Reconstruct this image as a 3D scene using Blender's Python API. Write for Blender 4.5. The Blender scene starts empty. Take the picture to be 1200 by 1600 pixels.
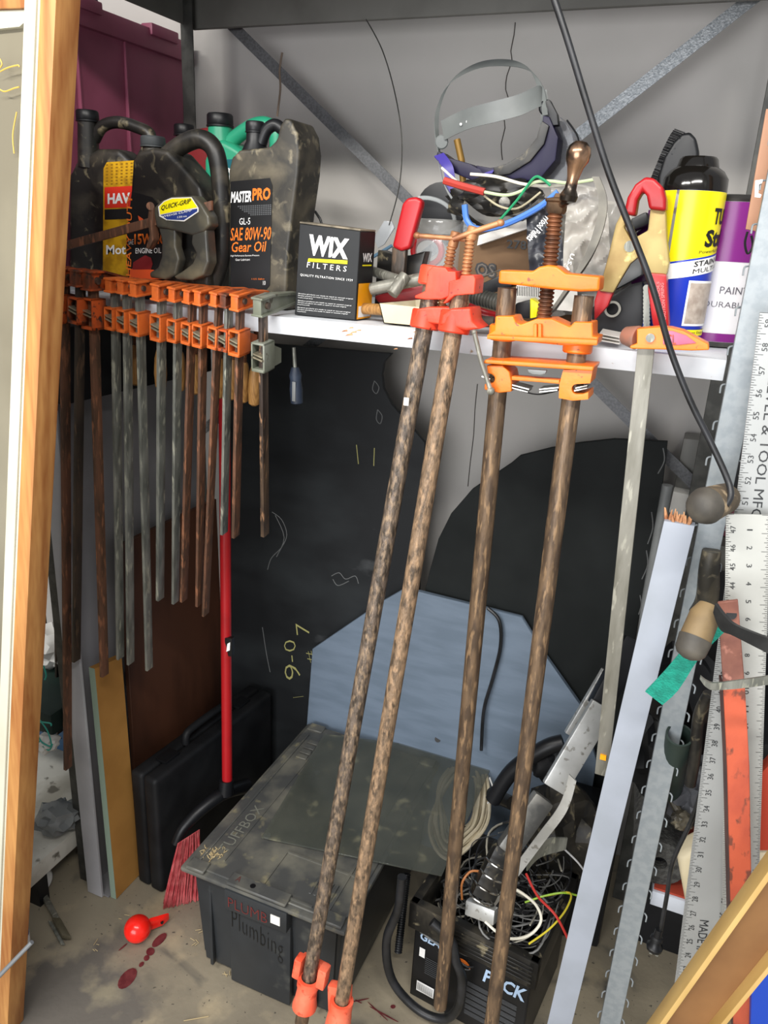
import bpy, bmesh, math, random
from mathutils import Vector as V, Matrix, noise as mnoise
random.seed(7)
SC = bpy.context.scene
COL = SC.collection

# ------------------------------------------------------------------ camera
FPX = 1215.0
def _n(v): return v.normalized()
_vx = _n(V((3193, 600, -FPX)))                    # world X in camera axes (right, down, forward)
_up = _n(-V((-170, 3400, FPX)))
_up = _n(_up - _vx * _up.dot(_vx))
_fy = _up.cross(_vx)
RW = Matrix((_vx, _fy, _up))                      # world = RW @ cam
CAM = V((0, 0, 1.6))
cd = bpy.data.cameras.new('camera'); cam = bpy.data.objects.new('camera', cd); COL.objects.link(cam)
cd.sensor_fit = 'VERTICAL'; cd.sensor_height = 36; cd.lens = 36 * FPX / 1600; cd.clip_start = 0.02
right = RW @ V((1, 0, 0)); down = RW @ V((0, 1, 0)); fwd = RW @ V((0, 0, 1))
m3 = Matrix((right, -down, -fwd)).transposed()
cam.matrix_world = Matrix.Translation(CAM) @ m3.to_4x4()
SC.camera = cam

# ------------------------------------------------------------------ light
w = bpy.data.worlds.new('world'); SC.world = w; w.use_nodes = True
bg = w.node_tree.nodes['Background']; bg.inputs[0].default_value = (0.93, 0.95, 1.0, 1); bg.inputs[1].default_value = 0.42
def area(name, loc, tgt, sx, sy, power, col=(1, 0.97, 0.92)):
    l = bpy.data.lights.new(name, 'AREA'); l.shape = 'RECTANGLE'; l.size = sx; l.size_y = sy; l.energy = power; l.color = col
    o = bpy.data.objects.new(name, l); COL.objects.link(o); o.location = loc
    o.rotation_euler = (V(tgt) - V(loc)).to_track_quat('-Z', 'Y').to_euler(); return o
area('ceiling_tube_light', (0.15, -0.45, 2.75), (-0.4, 1.6, 0.9), 1.2, 0.10, 30)
area('ceiling_tube_light', (-1.25, -0.55, 2.75), (-0.6, 1.6, 0.9), 1.2, 0.10, 34)
area('front_fill_light', (-0.7, -3.2, 1.45), (-0.6, 1.8, 1.15), 3.2, 2.0, 125, (0.97, 0.98, 1))  # soft fill added in front to brighten the wall under the shelf
SC.view_settings.view_transform = 'Standard'; SC.view_settings.look = 'None'
SC.view_settings.gamma = 1; SC.view_settings.use_curve_mapping = False
SC.view_settings.exposure = 0.40

# ------------------------------------------------------------------ pixels to points
def ray(px, py): return RW @ V(((px - 600) / FPX, (py - 800) / FPX, 1))
def aY(px, py, y): r = ray(px, py); return CAM + r * (y / r.y)
def aX(px, py, x): r = ray(px, py); return CAM + r * (x / r.x)
def aZ(px, py, z): r = ray(px, py); return CAM + r * ((z - 1.6) / r.z)
def aP(px, py, p, n): r = ray(px, py); return CAM + r * ((V(p) - CAM).dot(n) / r.dot(n))
def PY(pts, y): return [aY(a, b, y) for a, b in pts]
def PX_(pts, x): return [aX(a, b, x) for a, b in pts]
def PZ(pts, z): return [aZ(a, b, z) for a, b in pts]

# ------------------------------------------------------------------ materials
def hexc(h):
    h = h.lstrip('#'); c = [int(h[i:i + 2], 16) / 255 for i in (0, 2, 4)]
    return tuple((x / 12.92 if x <= .04045 else ((x + .055) / 1.055) ** 2.4) for x in c) + (1,)
MATS = {}
def M(name, c1, c2=None, scale=8, lo=.4, hi=.6, rough=.5, metal=0, bump=0, bscale=None, st=(1, 1, 1), c3=None, s3=60, lo3=.6, hi3=.66, spec=.5,
      trans=0, alpha=1, ior=1.45, detail=5, dist=0):
    if name in MATS: return MATS[name]
    m = bpy.data.materials.new(name); m.use_nodes = True; nt = m.node_tree; N = nt.nodes; L = nt.links
    b = N['Principled BSDF']; b.inputs['Roughness'].default_value = rough; b.inputs['Metallic'].default_value = metal
    b.inputs['Specular IOR Level'].default_value = spec; b.inputs['Transmission Weight'].default_value = trans
    b.inputs['Alpha'].default_value = alpha; b.inputs['IOR'].default_value = ior
    b.inputs['Base Color'].default_value = hexc(c1)
    tc = N.new('ShaderNodeTexCoord'); mp = N.new('ShaderNodeMapping'); mp.inputs['Scale'].default_value = st
    L.new(tc.outputs['Object'], mp.inputs['Vector'])
    def nz(s, d=detail):
        n = N.new('ShaderNodeTexNoise'); n.inputs['Scale'].default_value = s; n.inputs['Detail'].default_value = d
        n.inputs['Distortion'].default_value = dist; L.new(mp.outputs[0], n.inputs['Vector']); return n
    def rng(src, a, z):
        r = N.new('ShaderNodeMapRange'); r.inputs[1].default_value = a; r.inputs[2].default_value = z; L.new(src, r.inputs[0]); return r.outputs[0]
    out = None
    if c2:
        n = nz(scale); x = N.new('ShaderNodeMix'); x.data_type = 'RGBA'
        L.new(rng(n.outputs['Fac'], lo, hi), x.inputs[0]); x.inputs[6].default_value = hexc(c1); x.inputs[7].default_value = hexc(c2); out = x.outputs[2]
    if c3:
        n = nz(s3); x = N.new('ShaderNodeMix'); x.data_type = 'RGBA'
        L.new(rng(n.outputs['Fac'], lo3, hi3), x.inputs[0])
        if out: L.new(out, x.inputs[6])
        else: x.inputs[6].default_value = hexc(c1)
        x.inputs[7].default_value = hexc(c3); out = x.outputs[2]
    if out: L.new(out, b.inputs['Base Color'])
    if bump:
        n = nz(bscale or scale * 3); bp = N.new('ShaderNodeBump'); bp.inputs['Strength'].default_value = bump; bp.inputs['Distance'].default_value = .004
        L.new(n.outputs['Fac'], bp.inputs['Height']); L.new(bp.outputs[0], b.inputs['Normal'])
    MATS[name] = m; return m
def woodmat(name, c1, c2, axis=2, s=9, rough=.55):
    if name in MATS: return MATS[name]
    m = bpy.data.materials.new(name); m.use_nodes = True; nt = m.node_tree; N = nt.nodes; L = nt.links
    b = N['Principled BSDF']; b.inputs['Roughness'].default_value = rough
    tc = N.new('ShaderNodeTexCoord'); mp = N.new('ShaderNodeMapping'); sc = [1, 1, 1]; sc[axis] = .07; mp.inputs['Scale'].default_value = sc
    L.new(tc.outputs['Object'], mp.inputs['Vector'])
    n = N.new('ShaderNodeTexNoise'); n.inputs['Scale'].default_value = s; n.inputs['Detail'].default_value = 1.0; L.new(mp.outputs[0], n.inputs['Vector'])
    mu = N.new('ShaderNodeMath'); mu.operation = 'MULTIPLY'; mu.inputs[1].default_value = 75; L.new(n.outputs['Fac'], mu.inputs[0])
    sn = N.new('ShaderNodeMath'); sn.operation = 'SINE'; L.new(mu.outputs[0], sn.inputs[0]); fr = N.new('ShaderNodeMath'); fr.operation = 'MULTIPLY_ADD'; fr.inputs[1].default_value = .5; fr.inputs[2].default_value = .5; L.new(sn.outputs[0], fr.inputs[0])
    n2 = N.new('ShaderNodeTexNoise'); n2.inputs['Scale'].default_value = s * 25; L.new(mp.outputs[0], n2.inputs['Vector'])
    ad = N.new('ShaderNodeMath'); ad.operation = 'MULTIPLY_ADD'; ad.inputs[1].default_value = .4; L.new(fr.outputs[0], ad.inputs[0])
    m2 = N.new('ShaderNodeMath'); m2.operation = 'MULTIPLY'; m2.inputs[1].default_value = .9; L.new(n2.outputs['Fac'], m2.inputs[0]); L.new(m2.outputs[0], ad.inputs[2])
    cr = N.new('ShaderNodeValToRGB'); cr.color_ramp.elements[0].color = hexc(c1); cr.color_ramp.elements[1].color = hexc(c2)
    cr.color_ramp.elements[0].position = .25; cr.color_ramp.elements[1].position = 1.0
    L.new(ad.outputs[0], cr.inputs[0]); L.new(cr.outputs[0], b.inputs['Base Color']); MATS[name] = m; return m

ORANGE = M('orange_enamel', '#d4682c', '#a84e24', 40, .5, .75, .42, c3='#6b3a22', s3=55, lo3=.62, hi3=.7, bump=.15, bscale=90)
ORANGE_OLD = M('worn_orange_enamel', '#b9501f', '#5c3423', 22, .42, .62, .55, c3='#3a2a22', s3=70, lo3=.56, hi3=.64, bump=.25, bscale=90)
ORANGE_BR = M('bright_orange_enamel', '#f08020', '#d86a1c', 12, .45, .7, .38, c3='#8a4a28', s3=110, lo3=.66, hi3=.72, bump=.15, bscale=70)
REDO = M('red_orange_enamel', '#e23c24', '#f0553a', 15, .4, .7, .4, c3='#8a2a1c', s3=90, lo3=.66, hi3=.7, bump=.15, bscale=60)
REDO_F = M('faded_red_orange_enamel', '#ee5a3c', '#f07a5c', 18, .4, .65, .45, c3='#c03a22', s3=60, lo3=.6, hi3=.7, bump=.2, bscale=60)
STEEL = M('dull_steel', '#85867e', '#5e605a', 60, .4, .65, .38, .35, .12, 200, (1, 1, .2), c3='#a8a898', s3=110, lo3=.58, hi3=.68)
STEEL_Y = M('zinc_steel', '#85837a', '#6e6c62', 50, .4, .65, .42, .3, .1, 160, (1, 1, .2), c3='#9c9a8e', s3=110)
RUST = M('rusty_bar_steel', '#6a4836', '#493629', 60, .4, .62, .6, .15, .25, 220, (1, 1, .2), c3='#8a5c42', s3=120, lo3=.54, hi3=.66)
RUSTD = M('dark_oiled_steel', '#453a30', '#2e2924', 50, .4, .62, .5, .2, .2, 200, (1, 1, .2), c3='#5c4a3a', s3=100, lo3=.56, hi3=.66)
PIPE1 = M('rusted_black_pipe', '#6c5f54', '#403830', 130, .40, .62, .42, .2, .35, 400, (1, 1, .35), c3='#968068', s3=170, lo3=.48, hi3=.68)
PIPE2 = M('tan_rust_pipe', '#826c56', '#4c4034', 120, .44, .64, .45, .2, .35, 400, (1, 1, .35), c3='#a6886a', s3=160, lo3=.48, hi3=.68)
PIPE3 = M('brown_oxide_pipe', '#6e5a46', '#4e4034', 90, .42, .6, .4, .25, .2, 300, (1, 1, .2), c3='#8c7256', s3=150, lo3=.54, hi3=.64)
SCREW = M('rusty_thread', '#7d4f33', '#4e3324', 30, .4, .6, .5, .4, .15, 120)
SCREWT = M('tan_thread', '#b5835a', '#8a5a3c', 30, .4, .6, .45, .3, .1, 120)
GALV = M('galvanised_steel', '#8d9396', '#838a8e', 70, .42, .58, .4, .25, .05, 120)
GALVD = M('dull_grey_steel', '#4c4c48', '#3c3c39', 30, .42, .58, .5, .3, .05, 60)
STRAP = M('galvanised_strap', '#85888a', '#6c7073', 260, .42, .58, .36, .5, .1, 300)
BEAM = M('grey_beam_paint', '#6f6e69', '#605f5a', 6, .4, .6, .5)
WHITEP = M('white_melamine', '#d8dbdf', '#c6cacf', 10, .45, .7, .35, c3='#9c8468', s3=38, lo3=.70, hi3=.74)
WALL = M('painted_wallboard', '#b2aeaa', '#a8a5a0', 3, .35, .65, .7, c3='#6e6a64', s3=24, lo3=.75, hi3=.78, bump=.06, bscale=40)
CHALK = M('blackboard_panel', '#1c1e20', '#313537', 5, .45, .75, .55, spec=.25, c3='#46484a', s3=16, lo3=.66, hi3=.82, st=(.5, 1, 1))
BLACKP = M('black_panel', '#151818', '#1c1f1f', 6, .4, .6, .65, spec=.2)
BLUEP = M('blue_grey_panel', '#6c7a8a', '#62707f', 30, .4, .6, .45, bump=.1, bscale=60, st=(.2, 1, 1))
CONC = None
BLK = M('black_plastic', '#101113', '#1a1b1e', 8, .4, .7, .4, spec=.4)
BLKD = M('dusty_black_plastic', '#1d1c1a', '#4a453b', 14, .48, .74, .42, c3='#8c8268', s3=34, lo3=.6, hi3=.76, dist=.6)
BLKM = M('very_dusty_plastic', '#2b2924', '#5c5546', 16, .4, .66, .5, c3='#857c66', s3=45, lo3=.56, hi3=.74, dist=.5)
CASE = M('tool_case_plastic', '#131416', '#1f2022', 12, .4, .7, .55, spec=.3)
TOTE = M('grey_tote_plastic', '#2a2d30', '#232629', 8, .4, .6, .42, c3='#5e5f58', s3=9, lo3=.62, hi3=.8)
TOTEL = M('dusty_tote_lid', '#464746', '#6c6a60', 14, .42, .7, .45, c3='#8b8468', s3=26, lo3=.6, hi3=.78)
MAG = M('magenta_tote_plastic', '#8e4860', '#824056', 6, .4, .6, .45)
RED = M('red_plastic', '#a8181e', '#8e151a', 12, .45, .7, .35)
REDB = M('bright_red_plastic', '#f0241a', None, rough=.22)
DRED = M('dark_red_plastic', '#7c1f22', None, rough=.4)
GREEN = M('green_jug_plastic', '#2f9c78', '#288a6a', 6, rough=.35)
PURP = M('purple_label', '#7a1e78', None, rough=.3)
VIOL = M('violet_plastic', '#100b28', '#150f32', 6, rough=.42, spec=.3)
VIOL2 = M('bright_violet_strap', '#3e3488', None, rough=.4)
YEL = M('yellow_label', '#f5e614', None, rough=.3)
YELO = M('amber_label', '#c99a1a', '#a87c14', 60, rough=.35)
ORL = M('orange_ink', '#f07a28', None, rough=.4)
ORB = M('orange_yellow_ink', '#f5a410', None, rough=.4)
REDI = M('red_ink', '#d8321e', None, rough=.4)
BLUEI = M('blue_ink', '#1a35b0', None, rough=.3)
NAVY = M('navy_ink', '#2a3a7a', None, rough=.35)
WHI = M('white_ink', '#f0f0ee', None, rough=.45)
CREAM = M('cream_plastic', '#d8cdb0', '#c6b896', 6, rough=.45)
INK = M('black_ink', '#141414', None, rough=.45)
GREY = M('grey_plastic', '#7d8080', '#6c6f6f', 8, rough=.4)
GREYS = M('grey_band_plastic', '#626665', '#747876', 9, rough=.4)
SILV = M('bright_aluminium', '#c4c5c3', '#a8a9a6', 12, rough=.32, metal=.5, c3='#8c8a84', s3=60)
ALU = M('brushed_aluminium_rule', '#b2b3ae', '#a8a9a4', 6, rough=.4, metal=.15)
ALUD = M('grey_aluminium_rule', '#a0a2a1', '#989a99', 6, rough=.4, metal=.2)
BROWNB = M('brown_hardboard', '#553424', '#362016', 7, .4, .65, .5, st=(1, 1, .35))
MDF = M('tan_fibreboard', '#b08040', '#a07236', 6, .4, .6, .7)
MDFE = M('mint_edge', '#8a9c8c', None, rough=.6)
GSHEET = M('grey_metal_sheet', '#98979a', '#858486', 4, .4, .6, .45, .15)
TAN = woodmat('tan_handle_wood', '#a87c44', '#7c5628', 2, 30)
PINE = woodmat('pine_stud_wood', '#c08c50', '#935a2a', 2, 5)
PLY = M('tan_ply_face', '#855f38', '#74502e', 8, .4, .6, .6, c3='#5a4028', s3=40, lo3=.7, hi3=.74)
PLYE = M('pale_wood_edge', '#bc9c60', '#a8874c', 12, rough=.6, st=(1, 1, .3))
RAWW = M('raw_broken_wood', '#c89a70', '#8a5434', 30, rough=.8, bump=.5)
WTRIM = M('cream_paint', '#ccc9b8', '#c0bdaa', 5, rough=.45)
PAPER = M('white_card', '#dedcd6', None, rough=.6)
CARD = M('brown_cardboard', '#6c5238', '#5e462e', 6, rough=.75)
TEAL = M('teal_webbing', '#1c9a84', '#178270', 60, rough=.75, bump=.6, bscale=300, st=(1, 1, 1))
CORK = M('worn_grip_leather', '#7a6a54', '#5a4e3e', 20, rough=.7, c3='#a89478', s3=30, bump=.3)
RUBG = M('grey_rubber_tip', '#3e3b36', '#5c574e', 14, rough=.6)
FOAM = M('grey_foam', '#565653', '#3c3c3a', 90, rough=.95, bump=1.0, bscale=220)
HOSEM = M('black_rubber', '#151617', '#26272a', 20, rough=.4)
CHROME = M('chrome', '#b8b6b0', '#6a6660', 40, rough=.18, metal=.95)
ORSTEEL = M('red_painted_bar', '#b85438', '#a04632', 20, .4, .65, .6, c3='#6e3c2e', s3=70, lo3=.56, hi3=.64, bump=.2, bscale=80, st=(1, 1, .5))
RSTEEL2 = M('rusty_pink_steel', '#8a5a4c', '#6a4038', 20, rough=.6, c3='#b07868', s3=50)
PLEXI = M('cloudy_plastic_sheet', '#4c504a', '#62645a', 8, .35, .7, .14, alpha=.48, c3='#8e8c74', s3=22, lo3=.6, hi3=.75)
CLEAR = M('clear_jar_plastic', '#dde2e2', None, rough=.08, trans=.0, alpha=.28)
LENSM = M('smoky_visor_plastic', '#5a5c62', None, rough=.12, alpha=.5)
BAGC = M('crumpled_clear_plastic', '#b4b0a8', '#8e8c88', 12, rough=.2, alpha=.88)
BAGK = M('black_film', '#24262c', '#34363e', 14, rough=.3)
GLASS = M('window_glass', '#7c7666', '#8c8674', 3, rough=.08, alpha=.85)
BLUEC = M('blue_crate_plastic', '#2c4a66', '#24405a', 10, rough=.5)
BLUET = M('blue_tarp', '#1a44b0', None, rough=.5)
PINKM = M('pale_pink_wood', '#b08468', '#9a6c50', 14, rough=.6, st=(1, 1, .2))
DARKS = M('dark_stain_red', '#5c262a', '#6e3436', 60, rough=.3)
STRAW = M('straw', '#a89670', None, rough=.8)
CHK = M('yellow_chalk', '#a8a468', None, rough=.9)
CHKG = M('grey_scuff', '#6c6e6e', None, rough=.9)
CRK = M('crack_dark_gap', '#3c3834', None, rough=.9)  # dark grey of the wall crack itself
ROOM = M('grey_side_wall', '#8c8a86', None, rough=.8)

# ------------------------------------------------------------------ mesh building
def cat(pts, n=6, closed=False):
    pts = [V(p) for p in pts]
    if len(pts) < 3: return pts
    out = []; N = len(pts); rngN = N if closed else N - 1
    for i in range(rngN):
        g = (lambda k: pts[k % N]) if closed else (lambda k: pts[max(0, min(N - 1, k))])
        p0, p1, p2, p3 = g(i - 1), g(i), g(i + 1), g(i + 2)
        for j in range(n):
            t = j / n
            out.append(.5 * ((2 * p1) + (p2 - p0) * t + (2 * p0 - 5 * p1 + 4 * p2 - p3) * t * t + (3 * p1 - p0 - 3 * p2 + p3) * t ** 3))
    if not closed: out.append(pts[-1])
    return out
def perp(d):
    a = V((0, 0, 1)) if abs(d.z) < .9 else V((1, 0, 0))
    u = d.cross(a).normalized(); return u, d.cross(u).normalized()
class MB:
    def __init__(s): s.bm = bmesh.new()
    def prism(s, pts, off, bevel=0, seg=2, off2=None, scale=None):
        bm = s.bm; pts = [V(p) for p in pts]; off = V(off); c = sum(pts, V()) / len(pts)
        a = [bm.verts.new(p) for p in pts]
        b = [bm.verts.new((c + (p - c) * scale if scale else p) + off) for p in pts]
        n = len(pts); fs = [bm.faces.new(a), bm.faces.new(b[::-1])]
        for i in range(n): fs.append(bm.faces.new((a[i], b[i], b[(i + 1) % n], a[(i + 1) % n])))
        bmesh.ops.recalc_face_normals(bm, faces=fs)
        if bevel:
            es = [e for e in {e for f in fs for e in f.edges} if len(e.link_faces) == 2 and e.calc_face_angle(0) > .45]
            bmesh.ops.bevel(bm, geom=es, offset=bevel, segments=seg, affect='EDGES', profile=.6, clamp_overlap=True)
        return s
    def box(s, lo, hi, bevel=0, seg=2):
        x0, y0, z0 = lo; x1, y1, z1 = hi
        return s.prism([(x0, y0, z0), (x1, y0, z0), (x1, y0, z1), (x0, y0, z1)], (0, y1 - y0, 0), bevel, seg)
    def obox(s, c, u, v, w, bevel=0, seg=2):       # centre and half vectors
        c, u, v, w = V(c), V(u), V(v), V(w)
        return s.prism([c - u - v - w, c + u - v - w, c + u + v - w, c - u + v - w], w * 2, bevel, seg)
    def bar(s, a, b, wv, tv, bevel=0):             # bar a->b, width and thickness vectors (full)
        a, b, wv, tv = V(a), V(b), V(wv), V(tv)
        return s.obox((a + b) / 2, wv / 2, (b - a) / 2, tv / 2, bevel)
    def lathe(s, o, d, prof, n=20, ring=1.0, u=None):
        bm = s.bm; o, d = V(o), V(d).normalized()
        if u is None: u, v = perp(d)
        else: u = (V(u) - d * V(u).dot(d)).normalized(); v = d.cross(u)
        rows = []
        for h, r in prof:
            rows.append([bm.verts.new(o + d * h + (u * math.cos(2 * math.pi * i / n) + v * ring * math.sin(2 * math.pi * i / n)) * max(r, 1e-5)) for i in range(n)])
        fs = []
        for a, b in zip(rows, rows[1:]):
            for i in range(n): fs.append(bm.faces.new((a[i], a[(i + 1) % n], b[(i + 1) % n], b[i])))
        fs.append(bm.faces.new(rows[0][::-1])); fs.append(bm.faces.new(rows[-1]))
        bmesh.ops.recalc_face_normals(bm, faces=fs); return s
    def cyl(s, a, b, r, r2=None, n=20, ch=0):
        a, b = V(a), V(b); L = (b - a).length; r2 = r if r2 is None else r2
        prof = [(0, r), (L, r2)] if not ch else [(0, r - ch), (ch, r), (L - ch, r2), (L, r2 - ch)]
        return s.lathe(a, b - a, prof, n)
    def ringtube(s, a, b, r, ri, n=24):            # hollow tube
        a, b = V(a), V(b); L = (b - a).length; d = (b - a).normalized(); u, v = perp(d); bm = s.bm
        rows = [[bm.verts.new(a + d * h + (u * math.cos(2 * math.pi * i / n) + v * math.sin(2 * math.pi * i / n)) * q) for i in range(n)] for h, q in ((0, ri), (0, r), (L, r), (L, ri))]
        fs = []
        for k in range(4):
            A, B = rows[k], rows[(k + 1) % 4]
            for i in range(n): fs.append(bm.faces.new((A[i], A[(i + 1) % n], B[(i + 1) % n], B[i])))
        bmesh.ops.recalc_face_normals(bm, faces=fs); return s
    def tube(s, pts, r, n=8, smooth=6, closed=False, r2=None):
        P = cat(pts, smooth, closed) if smooth else [V(p) for p in pts]
        bm = s.bm; K = len(P); rows = []; u = None
        for i, p in enumerate(P):
            d = (P[(i + 1) % K] - P[i - 1]) if closed else (P[min(i + 1, K - 1)] - P[max(i - 1, 0)])
            d = d.normalized() if d.length > 1e-9 else V((0, 0, 1))
            if u is None: u = perp(d)[0]
            u = (u - d * u.dot(d)).normalized(); v = d.cross(u)
            rr = r if r2 is None else r + (r2 - r) * i / (K - 1)
            rows.append([bm.verts.new(p + (u * math.cos(2 * math.pi * j / n) + v * math.sin(2 * math.pi * j / n)) * rr) for j in range(n)])
        fs = []; rg = list(zip(rows, rows[1:])) + ([(rows[-1], rows[0])] if closed else [])
        for a, b in rg:
            for i in range(n): fs.append(bm.faces.new((a[i], a[(i + 1) % n], b[(i + 1) % n], b[i])))
        if not closed: fs += [bm.faces.new(rows[0][::-1]), bm.faces.new(rows[-1])]
        bmesh.ops.recalc_face_normals(bm, faces=fs); return s
    def ribbon(s, pts, wv, t, smooth=6, closed=False):   # flat band: width vector (one or one per point), thickness t
        P = cat(pts, smooth, closed) if smooth else [V(p) for p in pts]; K = len(P); bm = s.bm; rows = []
        ws = wv if isinstance(wv, list) else [V(wv)] * len(pts)
        W = cat(ws, smooth, closed) if (smooth and len(ws) > 2) else None
        for i, p in enumerate(P):
            wd = W[i] if W else V(ws[0]) + (V(ws[-1]) - V(ws[0])) * i / (K - 1)
            d = (P[(i + 1) % K] - P[i - 1]) if closed else (P[min(i + 1, K - 1)] - P[max(i - 1, 0)])
            nn = d.cross(wd); nn = nn.normalized() * t / 2 if nn.length > 1e-9 else V((0, t / 2, 0))
            rows.append([bm.verts.new(p + q) for q in (-wd / 2 - nn, wd / 2 - nn, wd / 2 + nn, -wd / 2 + nn)])
        fs = []
        for a, b in list(zip(rows, rows[1:])) + ([(rows[-1], rows[0])] if closed else []):
            for i in range(4): fs.append(bm.faces.new((a[i], a[(i + 1) % 4], b[(i + 1) % 4], b[i])))
        if not closed: fs += [bm.faces.new(rows[0][::-1]), bm.faces.new(rows[-1])]
        bmesh.ops.recalc_face_normals(bm, faces=fs); return s
    def thread(s, a, b, r, pitch=.004, dep=.0018, n=16):
        a, b = V(a), V(b); L = (b - a).length; prof = []; h = 0
        while h + pitch <= L:
            prof += [(h, r - dep), (h + pitch * .3, r), (h + pitch * .62, r), (h + pitch * .92, r - dep)]; h += pitch
        return s.lathe(a, b - a, prof, n)
    def blob(s, c, rad, amp=.2, fr=3, seed=0, sub=3):
        r = bmesh.ops.create_icosphere(s.bm, subdivisions=sub, radius=1); c = V(c)
        for v in r['verts']:
            k = 1 + amp * mnoise.noise(v.co * fr + V((seed, seed * 2, 0)))
            v.co = c + V((v.co.x * rad[0], v.co.y * rad[1], v.co.z * rad[2])) * k
        return s
    def sheet(s, P00, P10, P11, P01, nx=24, ny=24, amp=.01, fr=8, seed=0, thick=.001):
        P00, P10, P11, P01 = map(V, (P00, P10, P11, P01)); nn = (P10 - P00).cross(P01 - P00).normalized(); g = []
        for j in range(ny + 1):
            row = []
            for i in range(nx + 1):
                a, b = i / nx, j / ny; p = (P00 * (1 - a) + P10 * a) * (1 - b) + (P01 * (1 - a) + P11 * a) * b
                q = p * fr + V((seed, 0, 0)); h = 1 - 2 * abs(mnoise.noise(q)) + .5 * (1 - 2 * abs(mnoise.noise(q * 2.3)))
                row.append(s.bm.verts.new(p + nn * amp * h + (P10 - P00) * .03 * mnoise.noise(q * .7) * (1 if amp else 0)))
            g.append(row)
        for j in range(ny):
            for i in range(nx): s.bm.faces.new((g[j][i], g[j][i + 1], g[j + 1][i + 1], g[j + 1][i]))
        return s
    def text(s, body, f, bold=.02, sp=1.0):        # f(s,t) -> 3D, s and t in 0..1 over the text's box
        cu = bpy.data.curves.new('lettering', 'FONT'); cu.body = body; cu.offset = bold; cu.resolution_u = 2; cu.space_character = sp
        o = bpy.data.objects.new('lettering', cu); me = bpy.data.meshes.new_from_object(o)
        xs = [v.co.x for v in me.vertices]; ys = [v.co.y for v in me.vertices]
        if xs:
            x0, x1, y0, y1 = min(xs), max(xs), min(ys), max(ys)
            nv = len(s.bm.verts); s.bm.from_mesh(me); s.bm.verts.ensure_lookup_table()
            for v in s.bm.verts[nv:]: v.co = f((v.co.x - x0) / max(x1 - x0, 1e-6), (v.co.y - y0) / max(y1 - y0, 1e-6))
        bpy.data.objects.remove(o); bpy.data.curves.remove(cu); bpy.data.meshes.remove(me); return s
    def build(s, name, mat, parent=None, smooth=38, label=None, kind=None):
        bm = s.bm; bm.normal_update(); lim = math.radians(smooth)
        for f in bm.faces: f.smooth = True
        for e in bm.edges: e.smooth = not (len(e.link_faces) == 2 and e.calc_face_angle(0) > lim)
        if parent is not None:
            ro = parent.get('_o'); org = V(ro) if ro is not None else V(parent.location)
        else:
            xs = [v.co for v in bm.verts]
            org = V(((min(p.x for p in xs) + max(p.x for p in xs)) / 2, (min(p.y for p in xs) + max(p.y for p in xs)) / 2, min(p.z for p in xs)))
        bmesh.ops.translate(bm, verts=bm.verts, vec=-org)
        me = bpy.data.meshes.new(name); bm.to_mesh(me); bm.free(); me.materials.append(mat)
        o = bpy.data.objects.new(name, me); COL.objects.link(o)
        WORG[o.name] = org
        if parent is not None:
            o.parent = parent
        else: o.location = org
        if label: o['label'] = label
        if kind: o['kind'] = kind
        return o
WORG = {}
_oldbuild = MB.build
def _build(s, name, mat, parent=None, smooth=38, label=None, kind=None):
    if parent is not None and parent.name in WORG: # sub-part: same origin as its part
        org = WORG[parent.name]; bm = s.bm; bm.normal_update(); lim = math.radians(smooth)
        for f in bm.faces: f.smooth = True
        for e in bm.edges: e.smooth = not (len(e.link_faces) == 2 and e.calc_face_angle(0) > lim)
        bmesh.ops.translate(bm, verts=bm.verts, vec=-org)
        me = bpy.data.meshes.new(name); bm.to_mesh(me); bm.free(); me.materials.append(mat)
        o = bpy.data.objects.new(name, me); COL.objects.link(o); o.parent = parent; WORG[o.name] = org
        if label: o['label'] = label
        if kind: o['kind'] = kind
        return o
    return _oldbuild(s, name, mat, parent, smooth, label, kind)
MB.build = _build
def thing(name, label, cat_, loc, group=None):
    o = bpy.data.objects.new(name, None); o.empty_display_size = .03; COL.objects.link(o); o.location = V(loc)
    WORG[o.name] = V(loc); o['label'] = label; o['category'] = cat_
    if group: o['group'] = group
    return o
def tag(o, label, cat_, group=None, kind=None):
    o['label'] = label; o['category'] = cat_
    if group: o['group'] = group
    if kind: o['kind'] = kind
    return o
def struct(o): o['kind'] = 'structure'; return o
def quad(P0, P1, P3, e=.0006):                     # affine text frame from three corners, lifted off towards the viewer
    P0, P1, P3 = V(P0), V(P1), V(P3); n = (P1 - P0).cross(P3 - P0).normalized()
    if n.dot(CAM - P0) < 0: n = -n
    return lambda s, t: P0 + (P1 - P0) * s + (P3 - P0) * t + n * e
def sub(f, s0, t0, s1, t1, sh=0):                  # sub-rectangle of a frame (sh shears for italics)
    return lambda s, t: f(s0 + (s1 - s0) * s + sh * t * (t1 - t0), t0 + (t1 - t0) * t)
def decal(mb, f, s0, t0, s1, t1, n=1, sl=0):
    rows = []
    for i in range(n + 1):
        a = s0 + (s1 - s0) * i / n; rows.append((mb.bm.verts.new(f(a, t0 + sl * i / n)), mb.bm.verts.new(f(a, t1 + sl * i / n))))
    for (a, b), (c, d) in zip(rows, rows[1:]): mb.bm.faces.new((a, c, d, b))
    return mb
def pdecal(mb, f, pts):
    mb.bm.faces.new([mb.bm.verts.new(f(a, b)) for a, b in pts]); return mb

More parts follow.
